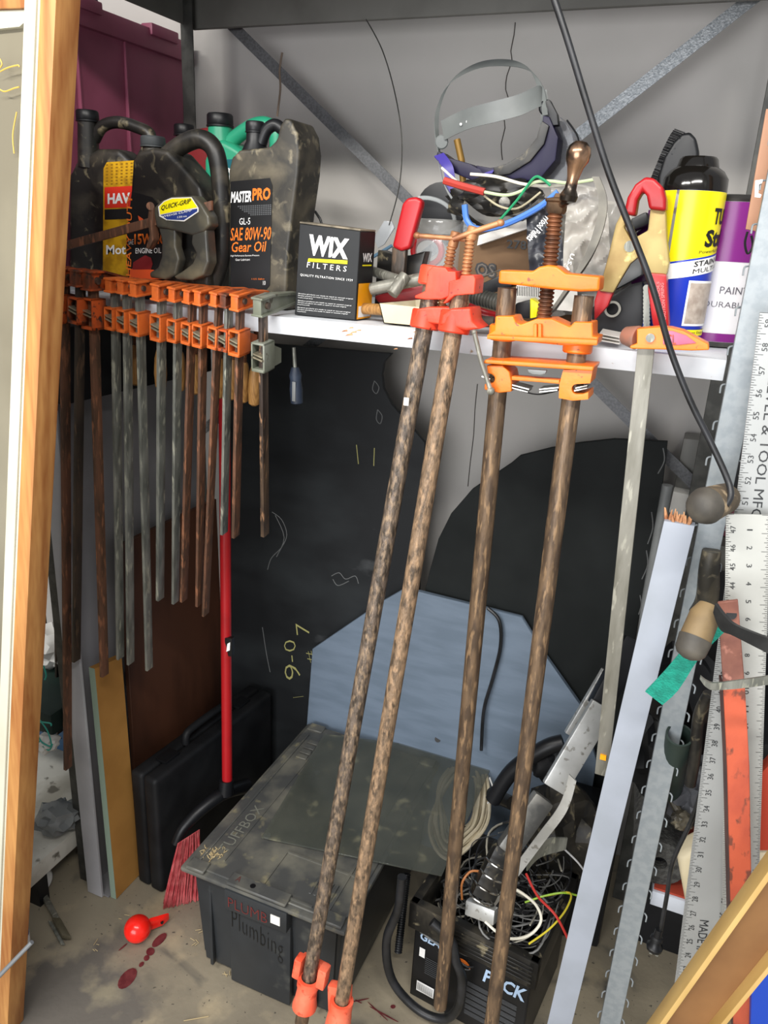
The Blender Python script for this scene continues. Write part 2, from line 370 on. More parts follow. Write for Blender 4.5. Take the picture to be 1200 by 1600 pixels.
# ================================================================== SETTING
def concrete():
    m = bpy.data.materials.new('concrete'); m.use_nodes = True; nt = m.node_tree; N = nt.nodes; L = nt.links
    b = N['Principled BSDF']; b.inputs['Roughness'].default_value = .62
    tc = N.new('ShaderNodeTexCoord')
    def nz(s, d, di=0):
        n = N.new('ShaderNodeTexNoise'); n.inputs['Scale'].default_value = s; n.inputs['Detail'].default_value = d; n.inputs['Distortion'].default_value = di
        L.new(tc.outputs['Object'], n.inputs['Vector']); return n.outputs['Fac']
    def mix(f, lo, hi, a, c):
        r = N.new('ShaderNodeMapRange'); r.inputs[1].default_value = lo; r.inputs[2].default_value = hi; L.new(f, r.inputs[0])
        x = N.new('ShaderNodeMix'); x.data_type = 'RGBA'; L.new(r.outputs[0], x.inputs[0])
        if isinstance(a, str): x.inputs[6].default_value = hexc(a)
        else: L.new(a, x.inputs[6])
        x.inputs[7].default_value = hexc(c); return x.outputs[2]
    o = mix(nz(2.2, 6, .6), .38, .66, '#a0957f', '#7e7666')
    o = mix(nz(5, 6, 1.2), .56, .70, o, '#5a5750')
    o = mix(nz(9, 8), .55, .75, o, '#b0a184')
    o = mix(nz(80, 3), .66, .72, o, '#4a463e')
    ge = N.new('ShaderNodeNewGeometry')
    for (px, py), rr, cc in (((110, 1575), .17, '#66615a'), ((150, 1530), .035, '#9a9078'), ((170, 1545), .04, '#8c8470')):
        dn_ = N.new('ShaderNodeVectorMath'); dn_.operation = 'DISTANCE'; L.new(ge.outputs['Position'], dn_.inputs[0]); dn_.inputs[1].default_value = aZ(px, py, 0)
        ad = N.new('ShaderNodeMath'); ad.operation = 'MULTIPLY_ADD'; ad.inputs[1].default_value = -.22; L.new(nz(14, 4), ad.inputs[0]); L.new(dn_.outputs['Value'], ad.inputs[2])
        o = mix(ad.outputs[0], rr - .11 - .0, rr - .11 - .05, o, cc)
    L.new(o, b.inputs['Base Color'])
    bp = N.new('ShaderNodeBump'); bp.inputs['Strength'].default_value = .25; bp.inputs['Distance'].default_value = .003
    L.new(nz(60, 6), bp.inputs['Height']); L.new(bp.outputs[0], b.inputs['Normal']); return m
struct(MB().box((-3.2, -2.6, -.1), (2.6, 1.87, 0)).build('floor', concrete()))
wb = struct(MB().box((-3.2, 1.87, 0), (2.6, 1.97, 3.0)).build('wall_back', WALL))
for pts in ([(805, 35), (803, 55), (798, 80), (800, 95), (792, 118), (790, 140), (795, 158), (787, 176), (789, 200), (783, 225), (785, 250)],
            [(746, 600), (742, 640), (740, 680), (735, 720), (731, 760)]):
    MB().ribbon(PY(pts, 1.8685), (.0015, 0, 0), .002, 2).build('crack', CRK, wb)
struct(MB().box((-3.3, -2.6, 0), (-3.2, 1.97, 3.0)).build('wall_left', ROOM))

# ================================================================== SHELVING UNIT
XL, XR, YF, YB, ZS, ZT = -1.235, .040, 1.20, 1.74, 1.458, 2.035
U = thing('shelving_unit', 'tall metal shelving unit with slotted steel posts and a white-edged shelf full of tools', 'shelving', (-.6, 1.47, 0))
def post(x, y, mat, fx, ztop=2.12, wd=.034, tabs=False):
    b = MB()
    b.box((x - wd / 2, y, 0), (x + wd / 2, y + .003, ztop), .0008, 1)
    b.box((x + fx * wd / 2 - (.003 if fx > 0 else 0), y + .003, 0), (x + fx * wd / 2 + (.003 if fx < 0 else 0), y + .034, ztop))
    if tabs:
        z = .06; k = 0
        while z < 1.9:
            for sx in (-1, 1):
                xx = x + sx * (wd / 2 + .001)
                b.tube([(xx, y + .004, z + .015), (xx + sx * .0045, y, z + .013), (xx + sx * .0045, y - .002, z + .003)], .0013, 6, 3)
            if k % 3 == 0: b.cyl((x, y - .0004, z + .03), (x, y + .001, z + .03), .0028, n=10)
            z += .052; k += 1
    return b.build('post', mat, U)
post(XR + .006, YF - .03, GALV, -1, 2.1, .036, True)
post(XL - .006, YF - .03, GALVD, 1, 2.1)
post(XL, YB - .03, GALVD, -1)
post(XR - .012, YB - .03, GALVD, 1)
sh = MB().box((XL - .02, YF, ZS - .031), (XR - .016, YB + .02, ZS - .001), .002, 2).build('shelf_board', WHITEP, U)
cb = MB()
for px, py, s in ((545, 523, 6), (552, 519, 5), (538, 517, 5), (640, 529, 4), (652, 524, 4), (548, 512, 4), (650, 518, 5), (560, 516, 4), (618, 545, 3)):
    p = aY(px, py, YF - .0012); q = random.uniform(.3, 1)
    cb.prism([p + V((-.0012 * s, 0, -.0004 * s)), p + V((.0012 * s, 0, -.0002)), p + V((.0009 * s, 0, .0005 * s)), p + V((-.0003 * s, 0, .0002 * s))], (0, .0011, 0))
cb.build('chipped_edge', RAWW, sh, label='splintered bare particle board showing through the white edge')
MB().box((XL - .02, YF, ZT + .05), (XR + .02, YB + .02, ZT + .065)).build('top_board', GALVD, U)
MB().box((XL, YB - .012, ZT - .012), (XR, YB, ZT + .05), .001, 1).build('beam', BEAM, U)
MB().box((XL, YF, ZT - .012), (XR, YF + .012, ZT + .05), .001, 1).build('beam', BEAM, U)
for yx in (XL - .012, XR + .008): MB().box((yx, YF, ZT - .005), (yx + .004, YB, ZT + .05)).build('beam', BEAM, U)
for (a, b), mm in ((((378, 55), (645, 320)), GALVD), (((1115, 45), (905, 210)), STRAP)):
    p, q = aY(*a, 1.765), aY(*b, 1.765); d = (q - p).normalized()
    p2 = p - d * ((2.05 - p.z) / -d.z) if d.z else p; q2 = p + d * ((1.02 - p.z) / d.z)
    p2 = p - d * abs((2.06 - p.z) / d.z)
    wv = V((-d.z, 0, d.x)).normalized() * .025
    o = MB().bar(p2, q2, wv, (0, .002, 0)).build('cross_brace', STRAP if mm is STRAP else M('half_shaded_strap', '#66676a', '#565759', 200, rough=.45, metal=.3), U)  # first brace is galvanised too; shade on its upper end averaged into the grey

# ================================================================== PANELS BEHIND THE LOWER BAY
def fl(px, py, Y): p = aY(px, py, Y); p.z = .001; return p
T = thing('blackboard_panel', 'large black blackboard panel with rounded top right corner leaning against the back wall', 'board', (-.9, 1.70, 0))
yA = 1.70
pts = PY([(338, 530), (612, 552), (600, 566), (597, 585), (599, 606), (612, 632), (640, 664), (664, 692), (660, 800), (654, 930)], yA)
pts += [V((pts[-1].x, yA, .001)), V((pts[0].x, yA, .001))]
MB().prism(pts, (0, .012, 0), .001, 1).build('board', CHALK, T)
tx = MB()
for body, a, b, c in (('9', (470, 1062), (468, 1038), (446, 1062)), ('-', (458, 1034), (457, 1024), (456.4, 1034)),
                      ('0', (462, 1018), (462, 1000), (444, 1018)), ('7', (484, 992), (482, 974), (464, 992)), ('#', (494, 1034), (490, 1016), (482, 1036))):
    tx.text(body, quad(aY(*a, yA), aY(*b, yA), aY(*c, yA)), -.018)
for a, b in (((557, 695), (560, 725)), ((585, 700), (584, 728)), ((458, 1090), (474, 1088))): tx.ribbon(PY([a, b], yA - .0006), (.002, 0, 0), .0005, 0)
tx.build('chalk_writing', CHK, T, label='faint yellow chalk numbers 19-07 and a hash sign, turned sideways')
tx = MB()
for pts in ([(425, 800), (440, 812), (448, 835), (440, 855), (424, 872), (418, 890)], [(430, 805), (444, 840), (432, 870)], [(518, 900), (530, 895), (540, 905), (555, 900), (560, 912)],
            [(585, 595), (592, 605), (588, 615), (582, 608), (585, 595)], [(590, 640), (597, 650), (594, 662), (588, 655), (590, 640)], [(410, 980), (416, 1020), (422, 1050)], [(520, 905), (528, 915), (545, 908)]):
    tx.tube(PY(pts, yA - .0004), .0011, 4, 4)
tx.build('scuff', CHKG, T)
yB = 1.69
T = thing('black_sheet', 'black sheet panel with a curved upper left edge leaning behind the orange pipe clamps', 'board', (-.3, yB, 0))
pts = PY([(660, 940), (672, 890), (685, 842), (705, 802), (738, 764), (798, 724), (812, 712), (860, 700), (905, 692), (960, 686), (1043, 690), (1035, 760)], yB)
pts += [V((pts[-1].x, yB, .001)), V((pts[0].x + .004, yB, .001))]
MB().prism(pts, (0, .012, 0), .001, 1).build('board', BLACKP, T)
sc = MB()
for a, b in (((1036, 700), (1028, 740)), ((1018, 800), (1012, 850)), ((1010, 860), (1003, 905)), ((1000, 930), (998, 960))): sc.tube([aY(*a, yB - .0004), aY(a[0] + 2, (a[1] + b[1]) / 2, yB - .0004), aY(*b, yB - .0004)], .0012, 4, 4)
sc.build('scuff', CHKG, T)
yC = 1.665
pts = PY([(479, 1136), (488, 1014), (600, 938), (628, 922), (655, 925), (815, 965), (850, 1022), (905, 1100), (932, 1190)], yC)
pts += [V((pts[-1].x, yC, .001)), V((pts[0].x + .01, yC, .001))]
T = thing('blue_grey_panel', 'blue-grey painted board with cut corners standing behind the black storage tote', 'board', (-.55, yC, 0))
MB().prism(pts, (0, .014, 0), .001, 1).build('board', BLUEP, T)
MB().cyl(aY(684, 1155, yC - .0008), aY(684, 1155, yC + .002), .008).build('bored_hole', BLK, T)
tag(MB().tube([aY(752, 1172, yC - .02), aY(756, 1110, yC - .015), aY(770, 1060, yC - .012), aY(782, 1010, yC - .012), aY(780, 970, yC - .012), aY(762, 950, yC - .004)], .0045, 8).build('hanging_cable', HOSEM),
    'black power cord hanging down over the blue-grey board', 'cord')
# behind the right edge of the black panel
tag(MB().tube(PY([(1043, 758), (1012, 930), (992, 1075)], 1.62) , .011, 12, 0).build('conduit_pipe', GREY), 'thin grey pipe standing against the right edge of the black panel', 'pipe')
T = thing('electrical_box', 'brown-grey metal junction box on the wall under the right end of the shelf', 'box', aY(1075, 770, 1.80))
MB().prism(PY([(1068, 685), (1098, 688), (1092, 772), (1052, 766)], 1.78), (0, .07, 0), .003).build('housing', BEAM, T)
tag(MB().prism(PY([(1052, 768), (1092, 776), (1085, 830), (1045, 800)], 1.74), (0, .05, 0), .002).build('white_carton', PAPER), 'white carton corner below the junction box at the right end', 'carton')

# ================================================================== LEFT SIDE OF THE LOWER BAY
T = thing('side_sheet', 'tall grey metal sheet with a folded front flange standing inside the left posts', 'sheet', (-1.2, 1.4, 0))
MB().box((-1.212, 1.15, .002), (-1.208, 1.66, 1.24)).build('sheet', GSHEET, T)
MB().box((-1.21, 1.145, .002), (-1.165, 1.152, 1.24), .001).build('flange', M('lit_grey_flange', '#b4b4b8', '#a4a4a8', 5, rough=.45), T)  # same sheet metal in a lighter grey; front light put into the colour
MB().box((-1.208, 1.152, .002), (-1.150, 1.25, .006)).build('floor_lip', GSHEET, T)
tag(MB().box((-1.205, 1.16, 1.25), (-1.155, 1.66, 1.40), .004).build('dark_drawer_box', CASE), 'dark long box tucked under the shelf behind the hanging bar clamps', 'box')
pts = [V((-1.150, 1.275, .002)), V((-1.150, 1.68, .002)), V((-1.165, 1.68, .90)), V((-1.165, 1.30, .90))]
tag(MB().prism(pts, (-.012, 0, 0), .001, 1).build('brown_board', BROWNB), 'dark brown hardboard panel leaning against the left side behind the tool case', 'board')
T = thing('fibreboard_offcut', 'narrow tan fibreboard offcut with a mint green edge standing left of the tool case', 'board', (-1.13, 1.2, 0))
pts = [aX(148, 1045, -1.14), aX(190, 1026, -1.14), aX(217, 1352, -1.13), aX(180, 1384, -1.13)]
pts[2].z = pts[3].z = .002
MB().prism(pts, (-.016, 0, 0)).build('board', MDF, T)
d = V((0, -.001, 0)); MB().prism([pts[0] + d, pts[3] + d, pts[3] + d + V((-.016, 0, 0)), pts[0] + d + V((-.016, 0, 0))], (0, .0008, 0)).build('edge_band', MDFE, T, label='mint green edge')
# tool case
T = thing('tool_case', 'black plastic power tool case standing on edge beside the brown board', 'case', (-1.06, 1.45, 0))
ang = .11; cu = V((math.cos(ang), math.sin(-ang) * 0, 0)); ax = V((math.sin(ang), math.cos(ang), 0)); axx = V((math.cos(ang), -math.sin(ang), 0))
o0 = V((-1.120, 1.225, .003))
def cs(a, b, c): return o0 + axx * a + ax * b + V((0, 0, c))
MB().prism([cs(0, 0, 0), cs(.040, 0, 0), cs(.040, 0, .345), cs(0, 0, .345)], ax * .46, .012, 3).build('case_shell', CASE, T)
MB().prism([cs(.042, 0, 0), cs(.084, 0, 0), cs(.084, 0, .345), cs(.042, 0, .345)], ax * .46, .012, 3).build('case_shell', CASE, T)
for y in (.06, .34):
    MB().prism([cs(.026, y, .344), cs(.060, y, .344), cs(.060, y, .352), cs(.026, y, .352)], ax * .05, .002).build('latch', BLK, T)
MB().tube([cs(.042, .15, .345), cs(.042, .155, .372), cs(.042, .19, .378), cs(.042, .27, .378), cs(.042, .305, .372), cs(.042, .31, .345)], .010, 10).build('carry_handle', CASE, T)
# broom
T = thing('push_broom', 'broom with a red metal pole and red bristles standing beside the tool case', 'broom', (-.98, 1.3, 0))
pt = aY(350, 560, 1.40); pb = aY(355, 1222, 1.34)
MB().cyl(pb, pt, .0125, n=20).build('pole', RED, T)
st = aY(357, 1012, 1.365) + V((.000, -.012, 0)); MB().prism([aY(351, 997, 1.35), aY(362, 998, 1.35), aY(362, 1026, 1.353), aY(351, 1025, 1.353)], (0, .012, 0), .001).build('sticker', INK, T)
mk = MB(); pdecal(mk, quad(aY(351, 1025, 1.349), aY(362, 1026, 1.349), aY(351, 997, 1.349)), [(.25, .25), (.75, .35), (.8, .8), (.4, .7)]); mk.build('sticker_mark', WHI, T)
MB().cyl(aY(353, 1240, 1.335), aY(354, 1218, 1.34), .019, .017, n=18).build('socket', BLK, T)
MB().tube([aY(385, 1228, 1.42), aY(352, 1238, 1.34), aY(318, 1262, 1.28), aY(288, 1292, 1.235), aY(275, 1318, 1.215)], .019, 12, r2=.012).build('broom_head', BLK, T)
br = MB()
for i in range(260):
    t = random.random(); a = aY(278 + 34 * t, 1318 - 22 * t, 1.19 + .07 * t + random.uniform(-.014, .014)); fb = aZ(255 + 60 * t + random.uniform(-3, 3), 1418 - 14 * t + random.uniform(-9, 3), .003)
    br.tube([a, (a + fb) / 2 + V((random.uniform(-.004, .004), 0, 0)), fb], .0011, 4, 2)
br.build('bristles', M('red_bristle', '#b8444a', '#d0686a', 40, rough=.6), T, kind='stuff')

# ================================================================== BLACK TOTE
T = thing('storage_tote', 'dusty black lidded storage tote marked Plumbing on the concrete floor', 'storage box', (-.66, 1.36, 0))
bl = [V((-.838, 1.105, .003)), V((-.492, 1.105, .003)), V((-.492, 1.62, .003)), V((-.838, 1.62, .003))]
tl = [V((-.846, 1.088, .285)), V((-.478, 1.088, .285)), V((-.478, 1.64, .285)), V((-.846, 1.64, .285))]
b = MB(); bm = b.bm; A = [bm.verts.new(p) for p in bl]; B = [bm.verts.new(p) for p in tl]
fs = [bm.faces.new(A[::-1]), bm.faces.new(B)] + [bm.faces.new((A[i], A[(i + 1) % 4], B[(i + 1) % 4], B[i])) for i in range(4)]
bmesh.ops.bevel(bm, geom=[e for e in bm.edges], offset=.014, segments=3, affect='EDGES'); body = b.build('tub', TOTE, T)
r = MB()
r.box((-.745, 1.083, .01), (-.595, 1.098, .235), .004); r.box((-.745, 1.066, .235), (-.595, 1.10, .288), .003)
for x in (-.80, -.54): r.box((x - .004, 1.09, .02), (x + .004, 1.10, .26), .002)
r.build('front_rib', TOTE, T)
l = MB(); l.box((-.860, 1.070, .283), (-.466, 1.655, .296), .006, 2); l.box((-.850, 1.082, .296), (-.476, 1.645, .301), .002, 1)
l.build('lid', TOTEL, T)
l = MB()
l.box((-.832, 1.10, .301), (-.826, 1.60, .304), .001, 1); l.box((-.782, 1.12, .301), (-.778, 1.60, .303)); l.box((-.52, 1.10, .301), (-.514, 1.62, .304), .001, 1)
for y in (1.07, 1.62): 
    for x in (-.845, -.52): l.box((x, y, .297), (x + .045, y + .03, .305), .002, 1)
l.box((-.742, 1.068, .30), (-.60, 1.10, .307), .002, 1); l.box((-.67, 1.09, .301), (-.55, 1.094, .304)); l.box((-.67, 1.20, .301), (-.5, 1.204, .3035)); l.box((-.672, 1.09, .301), (-.668, 1.2, .3035))
for i in range(5): l.box((-.575 + .011 * i, 1.12, .301), (-.568 + .011 * i, 1.165, .3035), .001, 1)
for i in range(4): l.box((-.815, 1.50 + .022 * i, .301), (-.785, 1.516 + .022 * i, .304), .001, 1)
l.build('lid_ribs', TOTEL, T)
for x, y in ((-.735, 1.225), (-.735, 1.47)): MB().cyl((x, y, .300), (x, y, .304), .008).build('lid_stud', GREY, T)
MB().cyl((-.685, 1.083, .3065), (-.685, 1.083, .3075), .006).build('lock_hole', BLK, T)
t = MB().text('TUFFBOX', quad((-.832, 1.14, .3012), (-.832, 1.30, .3012), (-.800, 1.14, .3012).__class__((-.858, 1.14, .3012)) if 0 else (-.858, 1.14, .3012)), .0)
for v in t.bm.verts: v.co.x += .045
t.build('embossed_lettering', M('dusty_lettering', '#6e6f66', None, rough=.6), T)
t = MB().text('PLUMB', quad((-.735, 1.0655, .245), (-.64, 1.0655, .242), (-.735, 1.0655, .272)), -.01)
t.text('A', quad((-.726, 1.079, .3072), (-.716, 1.079, .3072), (-.726, 1.093, .3072)), -.01); t.build('red_writing', M('red_marker', '#5e201e', None, rough=.6), T)
t = MB()
f = quad((-.738, 1.083, .155), (-.612, 1.083, .125), (-.738, 1.083, .222), .0015); t.text('Plumbing', f, -.022, 1.1); t.build('black_writing', M('marker_black', '#0a0b0c', None, rough=.3), T)
MB().box((-.632, 1.0645, .25), (-.610, 1.066, .272)).build('tape_patch', PAPER, T)
t = MB()
for (x, y, s) in ((-.835, 1.12, .011), (-.80, 1.135, .008), (-.82, 1.13, .012)): t.blob((x, y, .303), (s * 1.3, s, .002), .5, 5, s * 900, 2)
t.bm.free(); t = MB()
for k in range(70):
    a = V((-.815 + random.gauss(0, .016), 1.125 + random.gauss(0, .010), .3025)); an = random.uniform(0, 3.14); t.tube([a, a + V((math.cos(an), math.sin(an), .1)) * random.uniform(.003, .010)], .0009, 4, 0)
t.build('sawdust_smear', STRAW, T, kind='stuff')

# cloudy sheet
p = [aZ(506, 1148, .307), aZ(776, 1182, .307), aZ(690, 1370, .307), aZ(408, 1310, .307)]
p[0].y = min(p[0].y, 1.655); tag(MB().prism(p, (0, 0, .004), .0008, 1).build('acrylic_sheet', PLEXI), 'cloudy scratched see-through plastic sheet lying on the black tote lid', 'plastic sheet')

# white cable coil
t = MB()
for i in range(12):
    j = i * .9; z = .292 - .008 * (i % 4)
    P = [(752 - 2 * j, 1192 + j), (735 - j, 1185), (700 - 1.5 * j, 1225), (672 + 2.2 * j, 1280), (680 + 2 * j, 1322 - 2 * j), (705, 1340 - 3 * j), (738 - 1.5 * j, 1318 - 2 * j), (762 - 2.4 * j, 1280), (764 - 2 * j, 1225)]
    t.tube([aZ(a + random.uniform(-3, 3), b + random.uniform(-3, 3), z + random.uniform(-.004, .004)) for a, b in P], .0042, 7, 5, True)
tag(t.build('cable_coil', M('cream_cable', '#ded2b8', '#c8bca0', 20, rough=.5)), 'coil of cream electrical cable hanging under the edge of the cloudy sheet', 'cable')

# ================================================================== BATTERY CRATE
T = thing('battery_crate', 'black moulded crate with a printed pack label, heaped full of cables', 'crate', (-.22, 1.3, 0))
fl0 = aZ(640, 1408, .275); fr0 = aZ(842, 1508, .275); ux = (fr0 - fl0); ux.z = 0; Wc = ux.length; ux.normalize(); uy = V((-ux.y, ux.x, 0)); Dc = .27
def cr(a, b, z): return V((fl0.x, fl0.y, 0)) + ux * a + uy * b + V((0, 0, z))
Wc = max(Wc, .22)
def shell(mb, x0, x1, y0, y1, z0, z1, t):
    for a0, a1, b0, b1 in ((x0, x1, y0, y0 + t), (x0, x1, y1 - t, y1), (x0, x0 + t, y0, y1), (x1 - t, x1, y0, y1)):
        mb.prism([cr(a0, b0, z0), cr(a1, b0, z0), cr(a1, b1, z0), cr(a0, b1, z0)], (0, 0, z1 - z0), .003, 2)
b = MB(); shell(b, .012, Wc - .012, .012, Dc - .012, .003, .235, .006); b.prism([cr(.014, .014, .003), cr(Wc - .014, .014, .003), cr(Wc - .014, Dc - .014, .003), cr(.014, Dc - .014, .003)], (0, 0, .01)); b.build('crate_body', BLK, T)
b = MB(); shell(b, 0, Wc, 0, Dc, .205, .275, .02); b.build('rim', BLKD, T)
b = MB()
for i in range(5): b.prism([cr(.10 + .0, -.003, .218 + i * .010), cr(Wc - .01, -.003, .218 + i * .010), cr(Wc - .01, -.003, .222 + i * .010), cr(.10, -.003, .222 + i * .010)], uy * .005, .001, 1)
b.build('rim_rib', BLKD, T)
f = lambda s, t: cr(.012 + (Wc - .024) * s, .0105, .02 + .18 * t)
t = MB().text('GEAR', sub(f, .05, .86, .30, .99, .1), .03).text('PACK', sub(f, .62, .72, .97, .92, .1), .03)
t.build('printed_words', M('pale_blue_ink', '#a8c0dc', None, rough=.5), T)
t = MB(); 
for k in range(6):
    for r_ in range(7): decal(t, f, .50 + .0, .60 - k * .09 - r_ * .010, .92, .604 - k * .09 - r_ * .010)
for r_ in range(9): decal(t, f, .12, .62 - r_ * .03, .30, .626 - r_ * .03)
t.build('small_print', M('dim_print', '#55585c', None, rough=.6), T)
t = MB(); 
decal(t, f, .06, .04, .22, .20); decal(t, f, .06, .60, .11, .74); t.build('barcode_label', WHI, T)
t = MB(); [decal(t, f, .07 + i * .009, .06, .073 + i * .009, .18) for i in range(16)]; 
for v in t.bm.verts: v.co += -uy * .0005
t.build('barcode', INK, T)
t = MB(); pdecal(t, f, [(.44 + .07 * math.cos(a * .314), .80 + .09 * math.sin(a * .314)) for a in range(11)]); t.build('round_badge', ORL, T)
t = MB(); decal(t, f, .44, .34, .48, .48); pdecal(t, lambda s, q: f(s, q) - uy * .0003, [(.445, .2), (.475, .2), (.48, .3), (.46, .33), (.44, .3)]); t.build('bottle_print', M('blue_print', '#3a6ac0', None, rough=.5), T)
for k in range(3): tag_ = MB().tube([cr(.02 + .0, .03 + k * .07, .10), cr(.02, .05 + k * .07, .10)], .002, 6, 0); tag_.bm.free()
# wires heaped in the crate: each cable its own thing
wires = [('#70706e', 'grey'), ('#202022', 'black'), ('#484848', 'dark grey'), ('#a8a496', 'off-white'), ('#9aa23a', 'yellow-green'), ('#a8281e', 'red'), ('#d8d8d8', 'white'), ('#b8763a', 'copper')]
T = MB(); 
cabs = {k: MB() for k in range(8)}
for i in range(110):
    k = random.choice([0, 0, 1, 1, 1, 2, 2, 3]); cx, cy = random.uniform(.05, Wc - .04), random.uniform(.05, Dc - .03); rr = random.uniform(.03, .09); zz = random.uniform(.21, .34) if cx > .13 else random.uniform(.17, .23)
    P = []
    a0 = random.uniform(0, 6.28); n = random.randint(4, 7)
    for q in range(n):
        a = a0 + q * 1.0; P.append(cr(min(max(cx + rr * math.cos(a), .01), Wc - .01), min(max(cy + rr * math.sin(a) * 1.2, .01), Dc + .03), zz + .025 * math.sin(a * 1.3 + i)))
    cabs[k].tube(P, random.uniform(.0010, .0024), 6, 5)
lab = {0: 'grey cables tangled in the top of the black crate', 1: 'black cables tangled in the top of the black crate', 2: 'dark grey cables tangled in the top of the black crate', 3: 'off-white cables tangled in the top of the black crate'}
for k in range(4):
    tag(cabs[k].build('cable_tangle', M('cable_' + wires[k][1].replace(' ', '_'), wires[k][0], None, rough=.45)), lab[k], 'cables', None, 'stuff')
for k in range(4, 8): cabs[k].bm.free()
def wire(pts, Y, r, col, nm, label, name='loose_wire'):
    P = [aY(a, b, (Y[i] if isinstance(Y, list) else Y)) for i, (a, b) in enumerate(pts)]
    return tag(MB().tube(P, r, 7, 6).build(name, M('wire_' + nm, col, None, rough=.4)), label, 'wire')
wire([(758, 1440), (790, 1465), (825, 1462), (845, 1440), (838, 1415), (815, 1395), (795, 1385)], [1.18, 1.17, 1.17, 1.18, 1.2, 1.22, 1.24], .0028, '#dcd8c8', 'ivory', 'ivory wire looping over the front rim of the crate')
wire([(822, 1365), (840, 1400), (868, 1430), (888, 1468)], [1.25, 1.22, 1.2, 1.2], .0026, '#b0302a', 'red', 'red wire draped over the right side of the crate')
wire([(826, 1475), (860, 1450), (885, 1420), (890, 1395), (850, 1400)], [1.17, 1.2, 1.24, 1.28, 1.3], .002, '#c8b832', 'yellow', 'yellow wire curling over the right rim of the crate')
wire([(905, 1400), (880, 1395), (850, 1400), (820, 1410)], [1.3, 1.28, 1.27, 1.25], .002, '#8ab030', 'lime', 'yellow-green wire in the crate right of the metal tool')
wire([(722, 1405), (722, 1380), (735, 1362), (752, 1362)], [1.22, 1.22, 1.24, 1.25], .0024, '#c07a44', 'copper', 'short copper-brown wire hooked at the left of the crate')
wire([(880, 1325), (905, 1350), (915, 1370), (908, 1400)], [1.36, 1.33, 1.3, 1.3], .002, '#b8b8b8', 'silver', 'pale grey wire bowed out at the right back of the crate')
wire([(765, 1215), (772, 1240), (762, 1255)], 1.45, .002, '#c8c8c4', 'pale', 'thin pale wire behind the cloudy sheet')
t = MB(); t.tube([aY(a, b, 1.17) for a, b in ((628, 1370), (622, 1420), (604, 1470), (612, 1530), (650, 1575), (690, 1592), (715, 1575), (722, 1530), (712, 1500), (705, 1470), (675, 1440))], .0095, 12)
tag(t.build('black_hose', HOSEM), 'thick black rubber hose looping on the floor in front of the crate', 'hose')
tag(MB().thread(aY(636, 1365, 1.36), aY(622, 1490, 1.27), .009, .005, .0015).build('corrugated_conduit', HOSEM), 'black corrugated conduit standing between tote and crate', 'conduit')
# the aluminium handled tool standing in the crate
T = thing('floor_jack_handle_tool', 'scuffed aluminium and black clamp tool standing upright in the cable crate', 'tool', aY(750, 1420, 1.22))
def seg(a, b, ya, yb, w, th, mat, name, bev=.003):
    p, q = aY(*a, ya), aY(*b, yb); d = (q - p).normalized(); wv = d.cross(fwd).normalized() * w; tv = d.cross(wv).normalized() * th
    return MB().bar(p, q, wv, tv, bev).build(name, mat, T)
seg((865, 1232), (942, 1102), 1.33, 1.42, .050, .016, SILV, 'aluminium_bar')
seg((893, 1150), (952, 1050), 1.44, 1.50, .034, .016, SILV, 'aluminium_bar')
seg((935, 1105), (990, 1000), 1.43, 1.52, .046, .03, BLK, 'black_clamp_block', .006)
seg((790, 1330), (850, 1245), 1.26, 1.33, .046, .03, M('worn_zinc', '#5c5c5a', '#8c8a84', 16, rough=.4, metal=.5), 'cast_body', .008)
seg((752, 1402), (792, 1322), 1.22, 1.27, .052, .035, BLKD, 'coil_housing', .01)
for k in range(4):
    a = aY(752 + k * 9, 1404 - k * 18, 1.20 + k * .012); dd = (aY(792, 1322, 1.27) - aY(752, 1402, 1.22)).normalized(); u_, v_ = dd.cross(fwd).normalized(), fwd
    MB().tube([a + u_ * .027 * math.cos(q * .6) - v_ * .02 * math.sin(q * .6) for q in range(0, 7)], .0022, 6, 3).build('spring_ring', CHROME, T)
seg((730, 1415), (775, 1432), 1.20, 1.19, .030, .02, SILV, 'end_cap', .003)
MB().ribbon(PY([(752, 1432), (800, 1370), (845, 1310), (880, 1262), (895, 1215)], 1.24), [aY(760, 1440, 1.24) - aY(750, 1430, 1.24)] * 5, .003).build('bent_strip', SILV, T)
MB().tube([aY(770, 1250, 1.45), aY(800, 1205, 1.46), aY(850, 1170, 1.47), aY(880, 1160, 1.48)], .018, 10).build('black_hinge_arm', BLK, T)
MB().blob(aY(855, 1190, 1.50), (.04, .03, .045), .4, 2, 3).build('black_knuckle', BLK, T)
T = thing('metal_scoop_plate', 'bent dull silver metal plate lying among the cables in the crate', 'metal plate', aY(860, 1330, 1.30))
MB().ribbon([aY(825, 1345, 1.27), aY(850, 1325, 1.30), aY(885, 1318, 1.33)], [V((.0, .0, .05)), V((.01, 0, .05)), V((0, 0, .03))], .003).build('plate', STEEL, T)
tag(MB().blob(aY(880, 1300, 1.50), (.09, .07, .12), .35, 3, 5).build('black_bag', BLKD), 'black bag bunched up behind the cable crate', 'bag')
tag(MB().cyl(aY(768, 1240, 1.55), aY(800, 1255, 1.50), .016).build('black_tube_offcut', BLKD), 'short dusty black tube behind the cable coil', 'tube')
T = thing('lower_dark_bin', 'dark plastic bin standing behind the cable crate under the right end', 'bin', (-.03, 1.56, 0))
MB().box((-.16, 1.53, .002), (.0, 1.66, .36), .01).build('bin_body', BLK, T)

